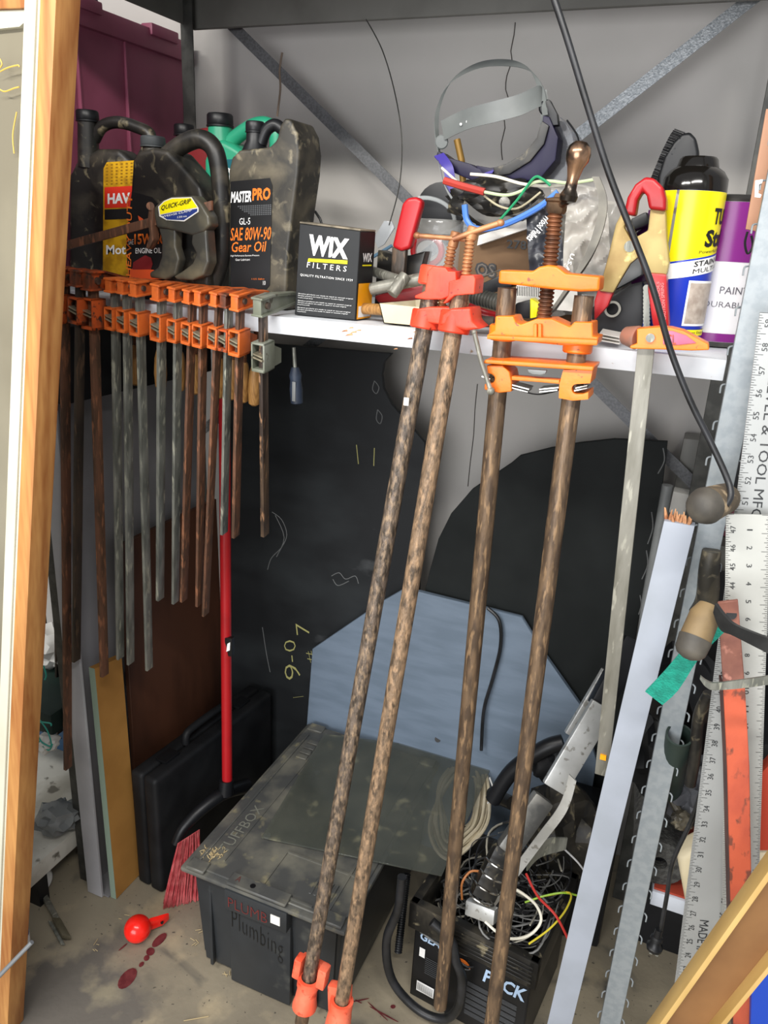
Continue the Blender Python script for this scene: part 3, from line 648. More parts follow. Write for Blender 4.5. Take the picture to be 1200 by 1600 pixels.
# ================================================================== BAR CLAMPS ON THE SHELF EDGE
YT = 1.162; TN = V((0, 1, .125)).normalized(); TP = V((0, YT, 1.475))
words = ['first', 'second', 'third', 'fourth', 'fifth', 'sixth', 'seventh', 'eighth', 'ninth', 'tenth', 'eleventh', 'twelfth', 'thirteenth']
def local(o, X_, Y_, Z_): return lambda x, y, z: o + X_ * x + Y_ * y + Z_ * z
def fclamp(x600, bx, by, hy, barm, headm, label, drop=.066, sc=1.0, arm=.085, handle=True, hoff=.0, screwd=.055, tilt=.125, yt=1.162):
    TP = V((0, yt, 1.475)); TN = V((0, 1, tilt)).normalized(); k = (hy - 600) / (by - 600); top = aP(x600 + (bx - x600) * k, hy, TP, TN); bot = aP(bx, by, TP, TN)
    Z_ = (top - bot).normalized(); X_ = V((1, 0, 0)); X_ = (X_ - Z_ * X_.dot(Z_)).normalized(); Y_ = Z_.cross(X_)
    f = local(top, X_, Y_, Z_); L = (top - bot).length
    T = thing('bar_clamp', label, 'clamp', top, 'bar clamps hooked over the front edge of the shelf')
    def bx_(mb, x0, x1, y0, y1, z0, z1, bev=0, tap=None):
        pts = [f(x0, y0, z0), f(x1, y0, z0), f(x1, y0, z1), f(x0, y0, z1)]
        if tap:
            b_ = mb.bm; a = [b_.verts.new(p) for p in pts]; c = [b_.verts.new(f(*q)) for q in ((x0 * .6, y1, tap[0]), (x1 * .6, y1, tap[0]), (x1 * .6, y1, tap[1]), (x0 * .6, y1, tap[1]))]
            fs = [b_.faces.new(a), b_.faces.new(c[::-1])] + [b_.faces.new((a[i], c[i], c[(i + 1) % 4], a[(i + 1) % 4])) for i in range(4)]
            bmesh.ops.recalc_face_normals(b_, faces=fs)
        else: mb.prism(pts, Y_ * (y1 - y0), bev, 2)
    b = MB(); bx_(b, -.003 * sc, .003 * sc, -.010, .010, -L, .010, .0008); b.build('bar', barm, T)
    h = MB(); w_ = .0088 * sc; hh = .0128 * sc
    bx_(h, -w_ * .55, w_ * .55, -.018, .022, -hh, hh, .001)
    bx_(h, -w_, w_, -.021, .024, hh - .004, hh, .0015); bx_(h, -w_, w_, -.021, .024, -hh, -hh + .004, .0015)
    bx_(h, -w_ * .72, w_ * .72, -.0195, -.013, -hh, hh, .0015)
    bx_(h, -w_ * .5, w_ * .5, .022, arm, -hh, hh, 0, (-hh, hh * .1))
    bx_(h, -w_, w_, .022, arm, -hh, -hh + .004, 0, (-hh, -hh + .004)); bx_(h, -w_, w_, .022, arm, hh - .004, hh, 0, (hh * .0, hh * .25))
    hd = h.build('fixed_jaw', headm, T)
    MB().cyl(f(w_ * .4, .002, 0), f(w_ * .95, .002, 0), .0048 * sc, n=12).build('rivet', M('rivet_steel', '#5a4c44', '#7c6a5c', 40, rough=.45, metal=.6), hd)
    s = MB(); dz = -drop; W = .0105 * sc; Hh = .0205 * sc; t_ = .0035
    bx_(s, -W, W, -.019, .016, dz + Hh - t_, dz + Hh, .001); bx_(s, -W, W, -.019, .016, dz - Hh, dz - Hh + t_ + .002, .001)
    bx_(s, W - t_, W, -.019, .016, dz - Hh, dz + Hh, .001); bx_(s, -W, -W + t_ * .8, -.019, .016, dz - Hh, dz + Hh, .001)
    bx_(s, -W * .5, W * .5, .014, screwd, dz - Hh, dz + Hh * .7, 0, (dz - Hh, dz))
    sj = s.build('sliding_jaw', headm, T)
    for q in (0, .006): 
        pm = MB(); pm.prism([f(-W * .62, -.021, dz + .005 - q), f(W * .72, -.021, dz + .001 - q), f(W * .72, -.021, dz + .0035 - q), f(-W * .62, -.021, dz + .0075 - q)], Y_ * .034)
        pm.build('clutch_plate', M('clutch_steel', '#b0a890', '#8c8470', 40, rough=.35, metal=.6), sj)
    if handle:
        MB().thread(f(0, screwd, dz - .06), f(0, screwd, dz + .012), .005, .003, .001, 10).build('screw', SCREW, T)
        MB().lathe(f(0, screwd, dz - .135 - hoff), Z_, [(0, .006), (.004, .0105), (.03, .0125), (.06, .011), (.075, .0075), (.08, .004)], 14).build('handle', TAN, T)
    return T
CL = [(102, 106, 1200, 432, RUST, ORANGE_OLD, 1.25), (124, 119, 1032, 434, RUSTD, ORANGE_OLD, 1.15), (150, 163, 1055, 438, RUST, ORANGE_OLD, 1.35), (182, 188, 1028, 445, STEEL, ORANGE, 1.0),
      (200, 204, 1036, 447, STEEL, ORANGE, 1.0), (222, 233, 1045, 450, STEEL, ORANGE, 1.05), (252, 250, 936, 455, STEEL, ORANGE, 1.15), (277, 274, 941, 458, STEEL, ORANGE, 1.0),
      (297, 287, 938, 461, RUST, ORANGE, .95), (316, 311, 945, 463, RUST, ORANGE, 1.0), (337, 321, 960, 465, RUST, ORANGE, .95), (355, 350, 833, 467, STEEL, ORANGE_OLD, .95), (373, 368, 838, 470, RUST, ORANGE, 1.1)]
desc = {RUST.name: 'rusty brown bar', RUSTD.name: 'near-black bar', STEEL.name: 'grey steel bar'}
hm = {ORANGE.name: 'orange', ORANGE_OLD.name: 'rusty orange'}
for i, (a, b_, c, d_, bm_, h_, s_) in enumerate(CL):
    fclamp(a, b_, c, d_, bm_, h_, '%s clamp with %s, %s in the row from the pine stud' % (hm[h_.name], desc[bm_.name], words[i]), .056 + .0012 * i, s_, tilt=(0, 0, 0, .02, .04, .06, .08, .09, .10, .11, .12, .12, .12)[i], handle=i not in (0, 1, 2, 4, 8), yt=(1.126, 1.126, 1.14)[i] if i < 3 else 1.162)
fclamp(412, 414, 836, 477, M('copper_tone_bar', '#6a5644', '#3a302a', 22, .45, .6, .45, .4, .2, 100, (1, 1, .2), c3='#a07a5c', s3=120, lo3=.58, hi3=.66), M('grey_green_enamel', '#8c8f84', '#747869', 14, rough=.42, metal=.2, c3='#5a564a', s3=60),
       'bar clamp with grey jaws and brown bar, just right of the orange row', .086, 1.25, .11, False)
# dark bars far left hanging behind the stud
T = thing('bar_clamp', 'longest near-black clamp bar, just right of the pine stud behind the others', 'clamp', aY(86, 620, 1.24), 'bar clamps hooked over the front edge of the shelf')
MB().bar(aY(84, 520, 1.24), aY(93, 1145, 1.30), (.006, 0, 0), (0, .020, 0), .001).build('bar', RUSTD, T)
MB().box(tuple(aY(84, 520, 1.24) + V((-.012, -.02, -.02))), tuple(aY(84, 520, 1.24) + V((.012, .02, .02))), .003).build('sliding_jaw', ORANGE_OLD, T)

# screwdriver hanging under the shelf
T = thing('screwdriver', 'blue and grey handled screwdriver hanging under the shelf right of the grey clamp', 'screwdriver', aY(463, 632, 1.28))
a, b_ = aY(464, 632, 1.28), aY(461, 574, 1.28)
MB().lathe(a, b_ - a, [(0, .006), (.003, .0115), (.03, .0125), (.045, .0105), (.055, .012), ((b_ - a).length, .007)], 14).build('grip', M('navy_rubber', '#2a3444', '#1e2634', 30, rough=.5), T)
MB().bar(a + V((.0, -.0125, .008)), a + V((0, -.0125, .045)), (.007, 0, 0), (0, .002, 0), .001).build('grip_inlay', GREY, T)
MB().cyl(b_, aY(459, 543, 1.28), .0035, n=10).build('shaft', STEEL, T)

# ================================================================== PIPE CLAMPS
def jaw(T, pts, Y, dep, mat, name='jaw', bev=.004, parent=None):
    return MB().prism(PY(pts, Y), (0, dep, 0), bev, 3).build(name, mat, parent or T)
def pipe_line(a, ya, b, yb): return aY(*a, ya), aY(*b, yb)
RP = .0133
# left red pipe clamp
T = thing('pipe_clamp', 'long pipe clamp with red-orange jaws, left one of the pair leaning at the shelf middle', 'clamp', aY(480, 1545, .99), 'red pipe clamps')
p, q = pipe_line((672, 462), 1.150, (480, 1545), .985); d = (q - p).normalized(); q2 = q + d * .03
pipe = MB().cyl(p - d * .03, q2, RP, n=24).build('pipe', PIPE1, T)
MB().box(tuple(aY(636, 627, 1.11) + V((-.004, -.004, -.006))), tuple(aY(636, 627, 1.11) + V((.004, -.001, .006)))).build('price_sticker', PAPER, pipe)
jaw(T, [(648, 462), (664, 455), (668, 424), (676, 416), (696, 418), (700, 424), (712, 424), (714, 448), (706, 462), (690, 468), (664, 468), (648, 466)], 1.13, .045, REDO, 'head_jaw')
jaw(T, [(646, 498), (651, 483), (668, 480), (700, 480), (714, 484), (712, 500), (686, 507), (650, 502)], 1.125, .05, REDO, 'moving_jaw')
for yy, r_ in ((440, .022), (493, .023)):
    k = (yy - 462) / (1545 - 462); c_ = p.lerp(q, k); MB().cyl(c_ - d * .016, c_ + d * .012, r_, n=24, ch=.002).build('pipe_collar', REDO, T)
MB().thread(aY(706, 385, 1.155), aY(690, 480, 1.16), .0075, .0052, .002).cyl(aY(707, 386, 1.155), aY(713, 362, 1.155), .0075, n=16, ch=.001).build('screw', SCREWT, T)
MB().tube(PY([(652, 368), (690, 371), (728, 374)], 1.150), .0036, 10, 0).blob(aY(652, 368, 1.15), (.006, .005, .005), 0).build('tommy_bar', SCREWT, T)
J = aP(480, 1545, p, V((0, 1, 0)))
dn_ = d
def fr_at(pt): 
    X_ = V((1, 0, 0)); X_ = (X_ - d * X_.dot(d)).normalized(); return X_, (-d).cross(X_)
X_, Y_ = fr_at(q)
t = MB(); c0 = aY(483, 1530, .987)
t.ringtube(c0 - d * .004, c0 + d * .014, .022, .0155, 20); t.lathe(c0 + d * .014, d, [(0, .019), (.03, .021), (.045, .024), (.052, .024)], 20)
t.obox(c0 + X_ * .027 - d * .022, X_ * .009, Y_ * .012, d * .022, .004); t.obox(c0 - X_ * .025 - d * .018, X_ * .008, Y_ * .012, d * .022, .004)
t.obox(c0 + Y_ * .02 - d * .01, X_ * .028, Y_ * .006, d * .02, .003)
t.build('tail_jaw', REDO_F, T); MB().cyl(c0 + d * .06, c0 + d * .105, RP, n=20).build('pipe_stub', PIPE3, T)
# right red pipe clamp
T = thing('pipe_clamp', 'long pipe clamp with red-orange jaws, right one of the pair leaning at the shelf middle', 'clamp', aY(532, 1578, .99), 'red pipe clamps')
p, q = pipe_line((715, 480), 1.135, (532, 1575), .975); d = (q - p).normalized()
MB().cyl(p - d * .03, q + d * .02, RP, n=24).build('pipe', PIPE2, T)
jaw(T, [(692, 474), (700, 462), (701, 440), (718, 436), (720, 430), (740, 430), (743, 436), (741, 460), (732, 460), (710, 462), (696, 474)], 1.115, .045, REDO, 'head_jaw')
jaw(T, [(686, 508), (690, 492), (704, 482), (735, 481), (738, 503), (750, 514), (728, 517), (700, 510)], 1.11, .055, REDO, 'moving_jaw')
for yy, r_ in ((500, .024),):
    k = (yy - 480) / (1575 - 480); c_ = p.lerp(q, k); MB().cyl(c_ - d * .018, c_ + d * .014, r_, n=24, ch=.002).build('pipe_collar', REDO, T)
MB().thread(aY(735, 372, 1.145), aY(722, 486, 1.14), .0075, .0052, .002).cyl(aY(735, 374, 1.145), aY(741, 354, 1.145), .0085, n=16, ch=.001).build('screw', SCREWT, T)
MB().tube(PY([(708, 374), (740, 362), (782, 348)], 1.140), .0042, 10, 0).blob(aY(782, 348, 1.14), (.006, .005, .005), 0).build('tommy_bar', SCREWT, T)
c0 = aY(534, 1565, .977); X_, Y_ = fr_at(q)
t = MB(); t.ringtube(c0 - d * .004, c0 + d * .016, .022, .0155, 20); t.lathe(c0 + d * .016, d, [(0, .021), (.03, .024), (.06, .026)], 20)
t.prism([c0 + X_ * .01 - d * .030, c0 - X_ * .034 - d * .018, c0 - X_ * .022 + d * .05, c0 + X_ * .02 + d * .05], Y_ * .02, .004)
t.build('tail_jaw', REDO_F, T)
tag(MB().tube(PY([(741, 519), (752, 565), (766, 608)], 1.10), .0034, 10, 0).blob(aY(767, 611, 1.10), (.006, .006, .006), 0).blob(aY(741, 519, 1.10), (.004, .004, .004), 0).build('sliding_handle_rod', STEEL_Y),
    'thin steel rod with a ball end hanging below the right red clamp jaw', 'rod')

# orange double pipe clamp
T = thing('twin_pipe_clamp', 'bright orange twin pipe clamp on two long brown pipes leaning against the shelf', 'clamp', aY(700, 1575, 1.17))
p1, q1 = pipe_line((793, 450), 1.145, (688, 1572), 1.165); d1 = (q1 - p1).normalized()
p2_, q2_ = pipe_line((913, 462), 1.145, (768, 1600), 1.10); d2 = (q2_ - p2_).normalized()
MB().cyl(p1, q1, .0138, n=24).build('pipe', PIPE3, T); MB().cyl(p2_, q2_ + d2 * .04, .0138, n=24).build('pipe', PIPE3, T)
jaw(T, [(778, 443), (780, 422), (832, 424), (842, 417), (856, 414), (870, 416), (884, 427), (938, 432), (936, 455), (905, 456), (860, 452), (810, 446)], 1.12, .045, ORANGE_BR, 'top_yoke')
y_ = jaw(T, [(762, 529), (760, 524), (772, 516), (774, 494), (802, 494), (806, 504), (814, 507), (838, 498), (862, 498), (890, 511), (897, 503), (926, 504), (926, 526), (935, 527), (932, 540), (890, 541), (840, 536)], 1.12, .05, ORANGE_BR, 'middle_yoke')
for pp, dd_, ya_ in ((p1, d1, (499, 522)), (p2_, d2, (508, 530))):
    zt_ = [aY(700, v, 1.15).z for v in ya_]; c1_ = pp + dd_ * ((zt_[0] - pp.z) / dd_.z); c2_ = pp + dd_ * ((zt_[1] - pp.z) / dd_.z); MB().cyl(c1_, c2_, .021, n=24, ch=.002).build('pipe_boss', ORANGE_BR, y_)
t = MB(); t.prism(PY([(760, 530), (761, 524), (934, 531), (933, 540)], 1.108), (0, .014, 0), .002)
for x in (833, 840): t.prism(PY([(x, 534), (x, 506), (x + 6, 506), (x + 6, 534)], 1.113), (0, .01, 0), .002)
t.build('yoke_flange', ORANGE_BR, y_)
k_ = jaw(T, [(755, 568), (757, 562), (840, 567), (928, 573), (926, 580), (850, 575)], 1.105, .06, ORANGE_BR, 'carriage_plate', .002)
def arc_notch(cx, cy, rx, ry, a0, a1, n=8): return [(cx + rx * math.cos(math.radians(a0 + (a1 - a0) * i / n)), cy + ry * math.sin(math.radians(a0 + (a1 - a0) * i / n))) for i in range(n + 1)]
jaw(T, [(760, 571), (785, 571), (796, 582), (799, 596), (799, 612), (780, 614), (757, 609), (757, 600), (764, 600)] + arc_notch(764, 592, 9, 8, 90, -90) + [(762, 584)], 1.112, .05, ORANGE_BR, 'lug', .002)
jaw(T, [(880, 578), (926, 578), (922, 599), (900, 600)] + arc_notch(901, 608, 8, 8, -90, -270) + [(910, 616), (919, 613), (919, 624), (895, 626), (873, 622), (874, 600)], 1.112, .05, ORANGE_BR, 'lug', .002)
jaw(T, [(799, 588), (874, 594), (874, 600), (840, 597), (799, 594)], 1.115, .02, ORANGE_BR, 'cross_rib', .001)
MB().prism(PY([(824, 577), (854, 579), (852, 584), (845, 586), (832, 585), (826, 582)], 1.11), (0, .006, 0), .001).build('grey_pin', GREY, T)
t = MB()
for a, b_ in (((800, 598), (830, 606)), ((798, 602), (828, 610)), ((846, 606), (876, 603)), ((846, 610), (874, 607)), ((902, 604), (920, 600)), ((900, 608), (920, 604)), ((757, 586), (770, 590))):
    t.bar(aY(*a, 1.13), aY(*b_, 1.13), (0, 0, .0018), (0, .03, 0))
t.build('clutch_plates', CHROME, T)
MB().tube(PY([(800, 604), (820, 612), (840, 616), (860, 613), (878, 608)], 1.125), .0012, 5).build('clutch_spring', BLK, T)
MB().thread(aY(869, 322, 1.145), aY(850, 500, 1.145), .0108, .0056, .0024, 20).build('screw', SCREW, T)
MB().lathe(aY(868, 334, 1.145), V((.03, 0, 1)), [(0, .012), (.004, .0145), (.014, .0145), (.016, .017), (.019, .017), (.021, .006), (.026, .004)], 8).build('screw_nut', M('brown_nut', '#4a3a2c', '#6a523c', 30, rough=.5, metal=.5), T)
a = aY(886, 318, 1.13); t = MB().lathe(a, V((.12, 0, 1)), [(0, .004), (.003, .011), (.01, .0125), (.018, .008), (.03, .0075), (.045, .011), (.053, .0155), (.062, .0165), (.070, .0145), (.076, .008), (.077, .001)], 20)
t.tube([aY(868, 318, 1.145), aY(880, 318, 1.135), a + V((0, 0, .004))], .006, 8, 0)
t.build('crank_knob', M('worn_chrome_knob', '#3a342e', '#a88468', 30, .48, .62, .25, .8), T)

# right hand bar clamp lying along the shelf edge
T = thing('bar_clamp', 'orange and pink headed bar clamp with long steel bar near the right post', 'clamp', aY(940, 1210, 1.19), 'bar clamps hooked over the front edge of the shelf')
a, b_ = aY(1012, 520, 1.150), aY(940, 1210, 1.19); dd = (b_ - a).normalized()
MB().bar(a, b_, V((.0225, 0, 0)), (0, .007, 0), .001).build('bar', STEEL_Y, T)
MB().bar(b_ - dd * .045 + V((0, -.005, 0)), b_ - dd * .035 + V((0, -.005, 0)), (.010, 0, 0), (0, .003, 0)).build('paint_patch', ORB, T)
h = jaw(T, [(985, 545), (984, 541), (995, 537), (995, 514), (1030, 511), (1048, 512), (1068, 517), (1092, 530), (1107, 538), (1108, 547), (1080, 548), (1030, 546)], 1.135, .032, ORANGE_BR, 'fixed_jaw', .002)
MB().prism(PY([(1036, 538), (1036, 518), (1050, 517), (1072, 524), (1088, 536), (1060, 539)], 1.133), (0, .003, 0), .0008).build('pink_panel', M('pink_paint', '#c06a88', '#b05a78', 20, rough=.5), h)
MB().cyl(aY(1016, 528, 1.131), aY(1016, 528, 1.137), .006, n=14).build('rivet', STEEL, h)
MB().text('1CL', quad(aY(1038, 537, 1.132), aY(1056, 538, 1.132), aY(1038, 522, 1.132)), 0).build('cast_lettering', ORANGE_OLD, h)
MB().cyl(aY(997, 528, 1.155), aY(975, 524, 1.165), .0165, .0125, n=20, ch=.002).build('screw_pad', M('pinkish_worn_paint', '#9a6a58', '#7c6a60', 30, rough=.5), T)

# ================================================================== SHELF: JUGS
def cap(T, c, r, h, mat=BLK, ribs=26, d=V((0, 0, 1))):
    t = MB().lathe(c, d, [(0, r), (h * .1, r * 1.04), (h * .85, r * 1.02), (h, r * .92)], 32)
    t.ringtube(c - d * h * .16, c - d * h * .02, r * 1.08, r * .9, 24)
    return t.build('cap', mat, T)
# gear oil jug
Yj = 1.29
T = thing('oil_jug', 'dusty black gear oil jug with orange lettering, standing left of the black filter box', 'jug', aY(410, 460, Yj + .05), 'oil jugs on the shelf')
ol = [(360, 452), (357, 420), (357, 266), (362, 246), (374, 234), (398, 232), (420, 230), (432, 218), (437, 196), (444, 184), (454, 186), (464, 206), (468, 236), (466, 270), (458, 330), (450, 400), (446, 458)]
bp_ = PY(ol, Yj); zmin = ZS
for q in bp_: q.z = max(q.z, zmin)
bp_[0].z = bp_[-1].z = zmin
MB().prism(bp_, (0, .085, 0), .015, 4).build('jug_body', BLKM, T)
cN = aY(399, 236, Yj + .035)
MB().lathe(cN - V((0, 0, .02)), V((0, 0, 1)), [(0, .03), (.02, .024), (.035, .0165), (.052, .0155)], 24).build('neck', BLK, T)
cap(T, cN + V((0, 0, .032)), .0165, .016, BLK)
MB().tube([cN + V((.012, 0, .012)), cN + V((.022, .002, .034)), cN + V((.038, .004, .043)), cN + V((.052, .006, .036))], .0105, 12).build('grip', BLK, T)
f = quad(aY(359, 452, Yj - .001), aY(423, 452, Yj - .001), aY(359, 282, Yj - .001)); f2 = lambda s, t: f(s, t) + V((0, -.0006, 0)); f3 = lambda s, t: f(s, t) + V((0, -.0010, 0))
t = MB(); pdecal(t, f, [(0.02, .0), (.9, .0), (.98, .04), (1, .93), (.94, 1), (.02, .99)]); t.build('label', M('black_label', '#0d0d0e', '#17181a', 5, rough=.45), T)
t = MB().text('MASTER', sub(f2, .03, .80, .52, .90, .2), .03).text('GL-5', sub(f2, .24, .60, .50, .66), .0).text('High Performance Extreme Pressure', sub(f2, .03, .305, .72, .325), 0).text('Gear Lubricant', sub(f2, .15, .27, .5, .29), 0).text('10', sub(f2, .82, .04, .88, .08), .0)
t.build('white_lettering', WHI, T)
t = MB().text('PRO', sub(f2, .54, .81, .96, .92, .1), .04).text('SAE 80W-90', sub(f2, 0.02, .455, .98, .575, .2), 0.01).text('Gear Oil', sub(f2, .04, .35, .86, .445, .3), .01).text('1 U.S. Gallon', sub(f2, .55, .09, .85, .105), 0)
t.build('orange_lettering', ORL, T)
t = MB()
for i in range(16):
    for j in range(6):
        if i / 16 + j / 12 > .35: decal(t, f2, .2 + i * .05, .68 + j * .016, .235 + i * .05, .69 + j * .016)
t.build('mesh_pattern', M('label_mesh_grey', '#5a5c5e', None, rough=.4), T)
# heavy duty jug
Yj = 1.26
T = thing('oil_jug', 'black heavy duty engine oil jug with a big grip, behind the trigger clamp', 'jug', aY(260, 450, Yj + .04), 'oil jugs on the shelf')
ol = [(200, 440), (194, 385), (203, 300), (206, 250), (215, 236), (240, 230), (262, 234), (292, 268), (312, 292), (322, 330), (326, 380), (326, 448)]
bp_ = PY(ol, Yj)
for q in bp_: q.z = max(q.z, ZS)
bp_[0].z = bp_[-1].z = ZS
MB().prism(bp_, (0, .075, 0), .014, 4).build('jug_body', BLKD, T)
MB().tube([aY(258, 246, Yj + .03), aY(285, 226, Yj + .03), aY(312, 217, Yj + .03), aY(334, 232, Yj + .03), aY(343, 270, Yj + .03), aY(347, 330, Yj + .03), aY(346, 400, Yj + .03), aY(335, 442, Yj + .03)], .0165, 14).build('grip', BLKD, T)
cN = aY(240, 240, Yj + .035); MB().cyl(cN - V((0, 0, .01)), cN + V((0, 0, .012)), .021, .019).build('neck', BLKD, T); cap(T, cN + V((0, 0, .013)), .022, .016, M('charcoal_cap', '#2e3234', '#3c4042', 20, rough=.5))
f = quad(aY(196, 440, Yj - .001), aY(262, 440, Yj - .001), aY(196, 300, Yj - .001)); f2 = lambda s, t: f(s, t) + V((0, -.0006, 0))
t = MB(); pdecal(t, f, [(.08, .02), (.98, .02), (.98, .72), (.62, .93), (.15, 1.0), (.03, .5)]); t.build('label', M('black_label', '#0d0d0e', '#17181a', 5, rough=.45), T)
t = MB().text('HEAVY DUTY', quad(aY(205, 432, Yj - .002), aY(207, 305, Yj - .002), aY(197, 430, Yj - .002)), .01).text('15W-40', sub(f2, .22, .42, .92, .54), .03).build('orange_lettering', ORL, T)
t = MB().text('SAE', sub(f2, .08, .42, .2, .48), 0).text('ENGINE OIL', sub(f2, .25, .32, .85, .38), 0).build('white_lettering', WHI, T)
t = MB(); pdecal(t, f2, [(.1, .02), (.95, .03), (.7, .13), (.3, .17), (.12, .14)]); pdecal(t, f2, [(.30, .74), (.36, .62), (.5, .6), (.42, .7)]); t.build('orange_swoosh', M('orange_red_ink', '#e2582c', None, rough=.4), T)
t = MB(); pdecal(t, lambda s, q: f2(s, q) + V((0, -.0005, 0)), [(.18, .14), (.62, .14), (.66, .2), (.62, .27), (.48, .3), (.3, .25), (.2, .22)]); t.build('truck_picture', DRED, T)
# amber label jug
Yj = 1.35
T = thing('oil_jug', 'tall black motor oil jug with an amber label, next to the pine stud', 'jug', aY(160, 440, Yj + .04), 'oil jugs on the shelf')
ol = [(106, 440), (106, 275), (118, 252), (150, 232), (185, 232), (205, 250), (214, 280), (214, 440)]
bp_ = PY(ol, Yj)
for q in bp_: q.z = max(q.z, ZS)
bp_[0].z = bp_[-1].z = ZS
MB().prism(bp_, (0, .05, 0), .014, 4).build('jug_body', BLKD, T)
MB().cyl(aY(139, 262, Yj + .015), aY(137, 186, Yj + .015), .0215, .0195, n=24).build('neck', BLKD, T); cap(T, aY(137, 188, Yj + .015), .0215, .018)
MB().tube([aY(148, 218, Yj + .02), aY(160, 198, Yj + .02), aY(182, 191, Yj + .02), aY(212, 198, Yj + .02), aY(236, 215, Yj + .02), aY(215, 262, Yj + .02)], .0115, 12).build('grip', BLKD, T)
f = quad(aY(161, 432, Yj - .001), aY(210, 432, Yj - .001), aY(161, 254, Yj - .001)); f2 = lambda s, t: f(s, t) + V((0, -.0006, 0)); f3 = lambda s, t: f(s, t) + V((0, -.0011, 0))
t = MB(); pdecal(t, f, [(0, 0), (1, 0), (1, 1), (.12, 1), (.02, .95)]); t.build('label', YELO, T)
t = MB(); decal(t, f2, .06, .61, .95, .79); t.build('red_panel', REDI, T); t = MB(); decal(t, f2, .06, .51, .95, .6); t.build('black_stripe', INK, T)
t = MB().text('HAV', sub(f3, .16, .645, .85, .735), .04).text('Mot', sub(f3, .12, .20, .74, .285), .02).build('white_lettering', WHI, T)
t = MB()
for j in range(7):
    for i in range(6): decal(t, f2, .1 + i * .15, .81 + j * .027, .16 + i * .15, .822 + j * .027)
t.build('weave_pattern', M('dark_amber', '#8a6410', None, rough=.4), T)
# green jug
Yj = 1.50
T = thing('oil_jug', 'green oil jug with a black cap, half hidden behind the black jugs', 'jug', aY(350, 440, Yj + .05), 'oil jugs on the shelf')
ol = [(318, 440), (318, 250), (326, 226), (345, 216), (364, 226), (385, 240), (392, 260), (392, 445)]
bp_ = PY(ol, Yj)
for q in bp_: q.z = max(q.z, ZS)
bp_[0].z = bp_[-1].z = ZS
MB().prism(bp_, (0, .09, 0), .014, 4).build('jug_body', GREEN, T)
cN = aY(345, 222, Yj + .03); MB().cyl(cN, aY(344, 198, Yj + .03), .027, .025, n=24).build('neck', GREEN, T); cap(T, aY(344, 196, Yj + .03), .0265, .022)
MB().tube([aY(350, 232, Yj + .03), aY(372, 212, Yj + .03), aY(398, 196, Yj + .03), aY(420, 196, Yj + .03), aY(432, 215, Yj + .03), aY(430, 300, Yj + .03)], .015, 12).build('grip', GREEN, T)
f = quad(aY(340, 400, Yj - .001), aY(375, 400, Yj - .001), aY(340, 250, Yj - .001)); f2 = lambda s, t: f(s, t) + V((0, -.0006, 0))
t = MB(); decal(t, f, 0, 0, 1, 1); t.build('label', M('teal_label', '#125e6a', None, rough=.4), T); t = MB().text('ROS', quad(aY(362, 340, Yj - .002), aY(362, 262, Yj - .002), aY(346, 340, Yj - .002)), .03).build('white_lettering', WHI, T)
# red jug
Yj = 1.58
T = thing('oil_jug', 'dark red oil jug in the back corner, mostly hidden by the black jugs', 'jug', aY(300, 430, Yj + .03), 'oil jugs on the shelf')
ol = [(268, 430), (268, 232), (282, 218), (310, 200), (330, 196), (345, 210), (345, 430)]
bp_ = PY(ol, Yj)
for q in bp_: q.z = max(q.z, ZS)
bp_[0].z = bp_[-1].z = ZS
MB().prism(bp_, (0, .05, 0), .012, 3).build('jug_body', DRED, T); cap(T, aY(288, 210, Yj + .02), .022, .02)
# trigger clamp
Yq = 1.215
T = thing('trigger_clamp', 'grey trigger bar clamp with a yellow and blue label, lying over the oil jugs', 'clamp', aY(260, 436, Yq + .02))
MB().bar(aY(96, 386, Yq - .01), aY(332, 321, Yq + .015), (0, 0, .016), (0, .006, 0), .001).build('bar', RUST, T)
GC = M('dusty_charcoal_casting', '#3a3934', '#68624f', 18, .45, .75, .36)
MB().prism(PY([(238, 326), (250, 314), (268, 307), (302, 305), (314, 318), (326, 338), (328, 352), (318, 362), (300, 368), (262, 358), (244, 356)], Yq), (0, .03, 0), .005, 3).build('housing', GC, T)
MB().prism(PY([(246, 352), (274, 356), (274, 385), (280, 405), (274, 430), (258, 437), (234, 434), (233, 426), (246, 418), (252, 400), (252, 375)], Yq + .004), (0, .022, 0), .006, 3).build('trigger', GC, T)
MB().prism(PY([(300, 362), (322, 358), (324, 385), (326, 410), (318, 430), (300, 438), (276, 437), (270, 432), (284, 424), (300, 412), (306, 396), (298, 380)], Yq + .002), (0, .028, 0), .006, 3).build('pistol_grip', GC, T)
t = MB().prism(PY([(232, 322), (240, 324), (238, 352), (240, 374), (232, 390), (227, 388), (233, 366), (230, 345)], Yq - .004), (0, .018, 0), .003).cyl(aY(235, 322, Yq - .006), aY(235, 322, Yq + .012), .007, n=12); t.build('fixed_jaw', RUST, T)
g = lambda pts, e: [aY(a, b, Yq - e) for a, b in pts]
t = MB().prism(g([(247, 323), (256, 314), (268, 309), (299, 308), (310, 325), (310, 331), (288, 346), (260, 344), (249, 338)], .0016), (0, .001, 0)); t.build('label', PAPER, T)
t = MB().prism(g([(249, 323), (257, 315), (269, 310.5), (298, 309.5), (308, 324), (270, 331), (250, 335)], .0022), (0, .0008, 0)); t.build('yellow_field', YEL, T)
t = MB().prism(g([(251, 336), (270, 332), (308, 326), (308, 330), (287, 344), (261, 343)], .0022), (0, .0008, 0)); t.build('blue_field', NAVY, T)
t = MB().text('QUICK-GRIP', quad(aY(251, 330, Yq - .0028), aY(297, 319, Yq - .0028), aY(253, 321, Yq - .0028)), .01); t.build('black_lettering', INK, T)
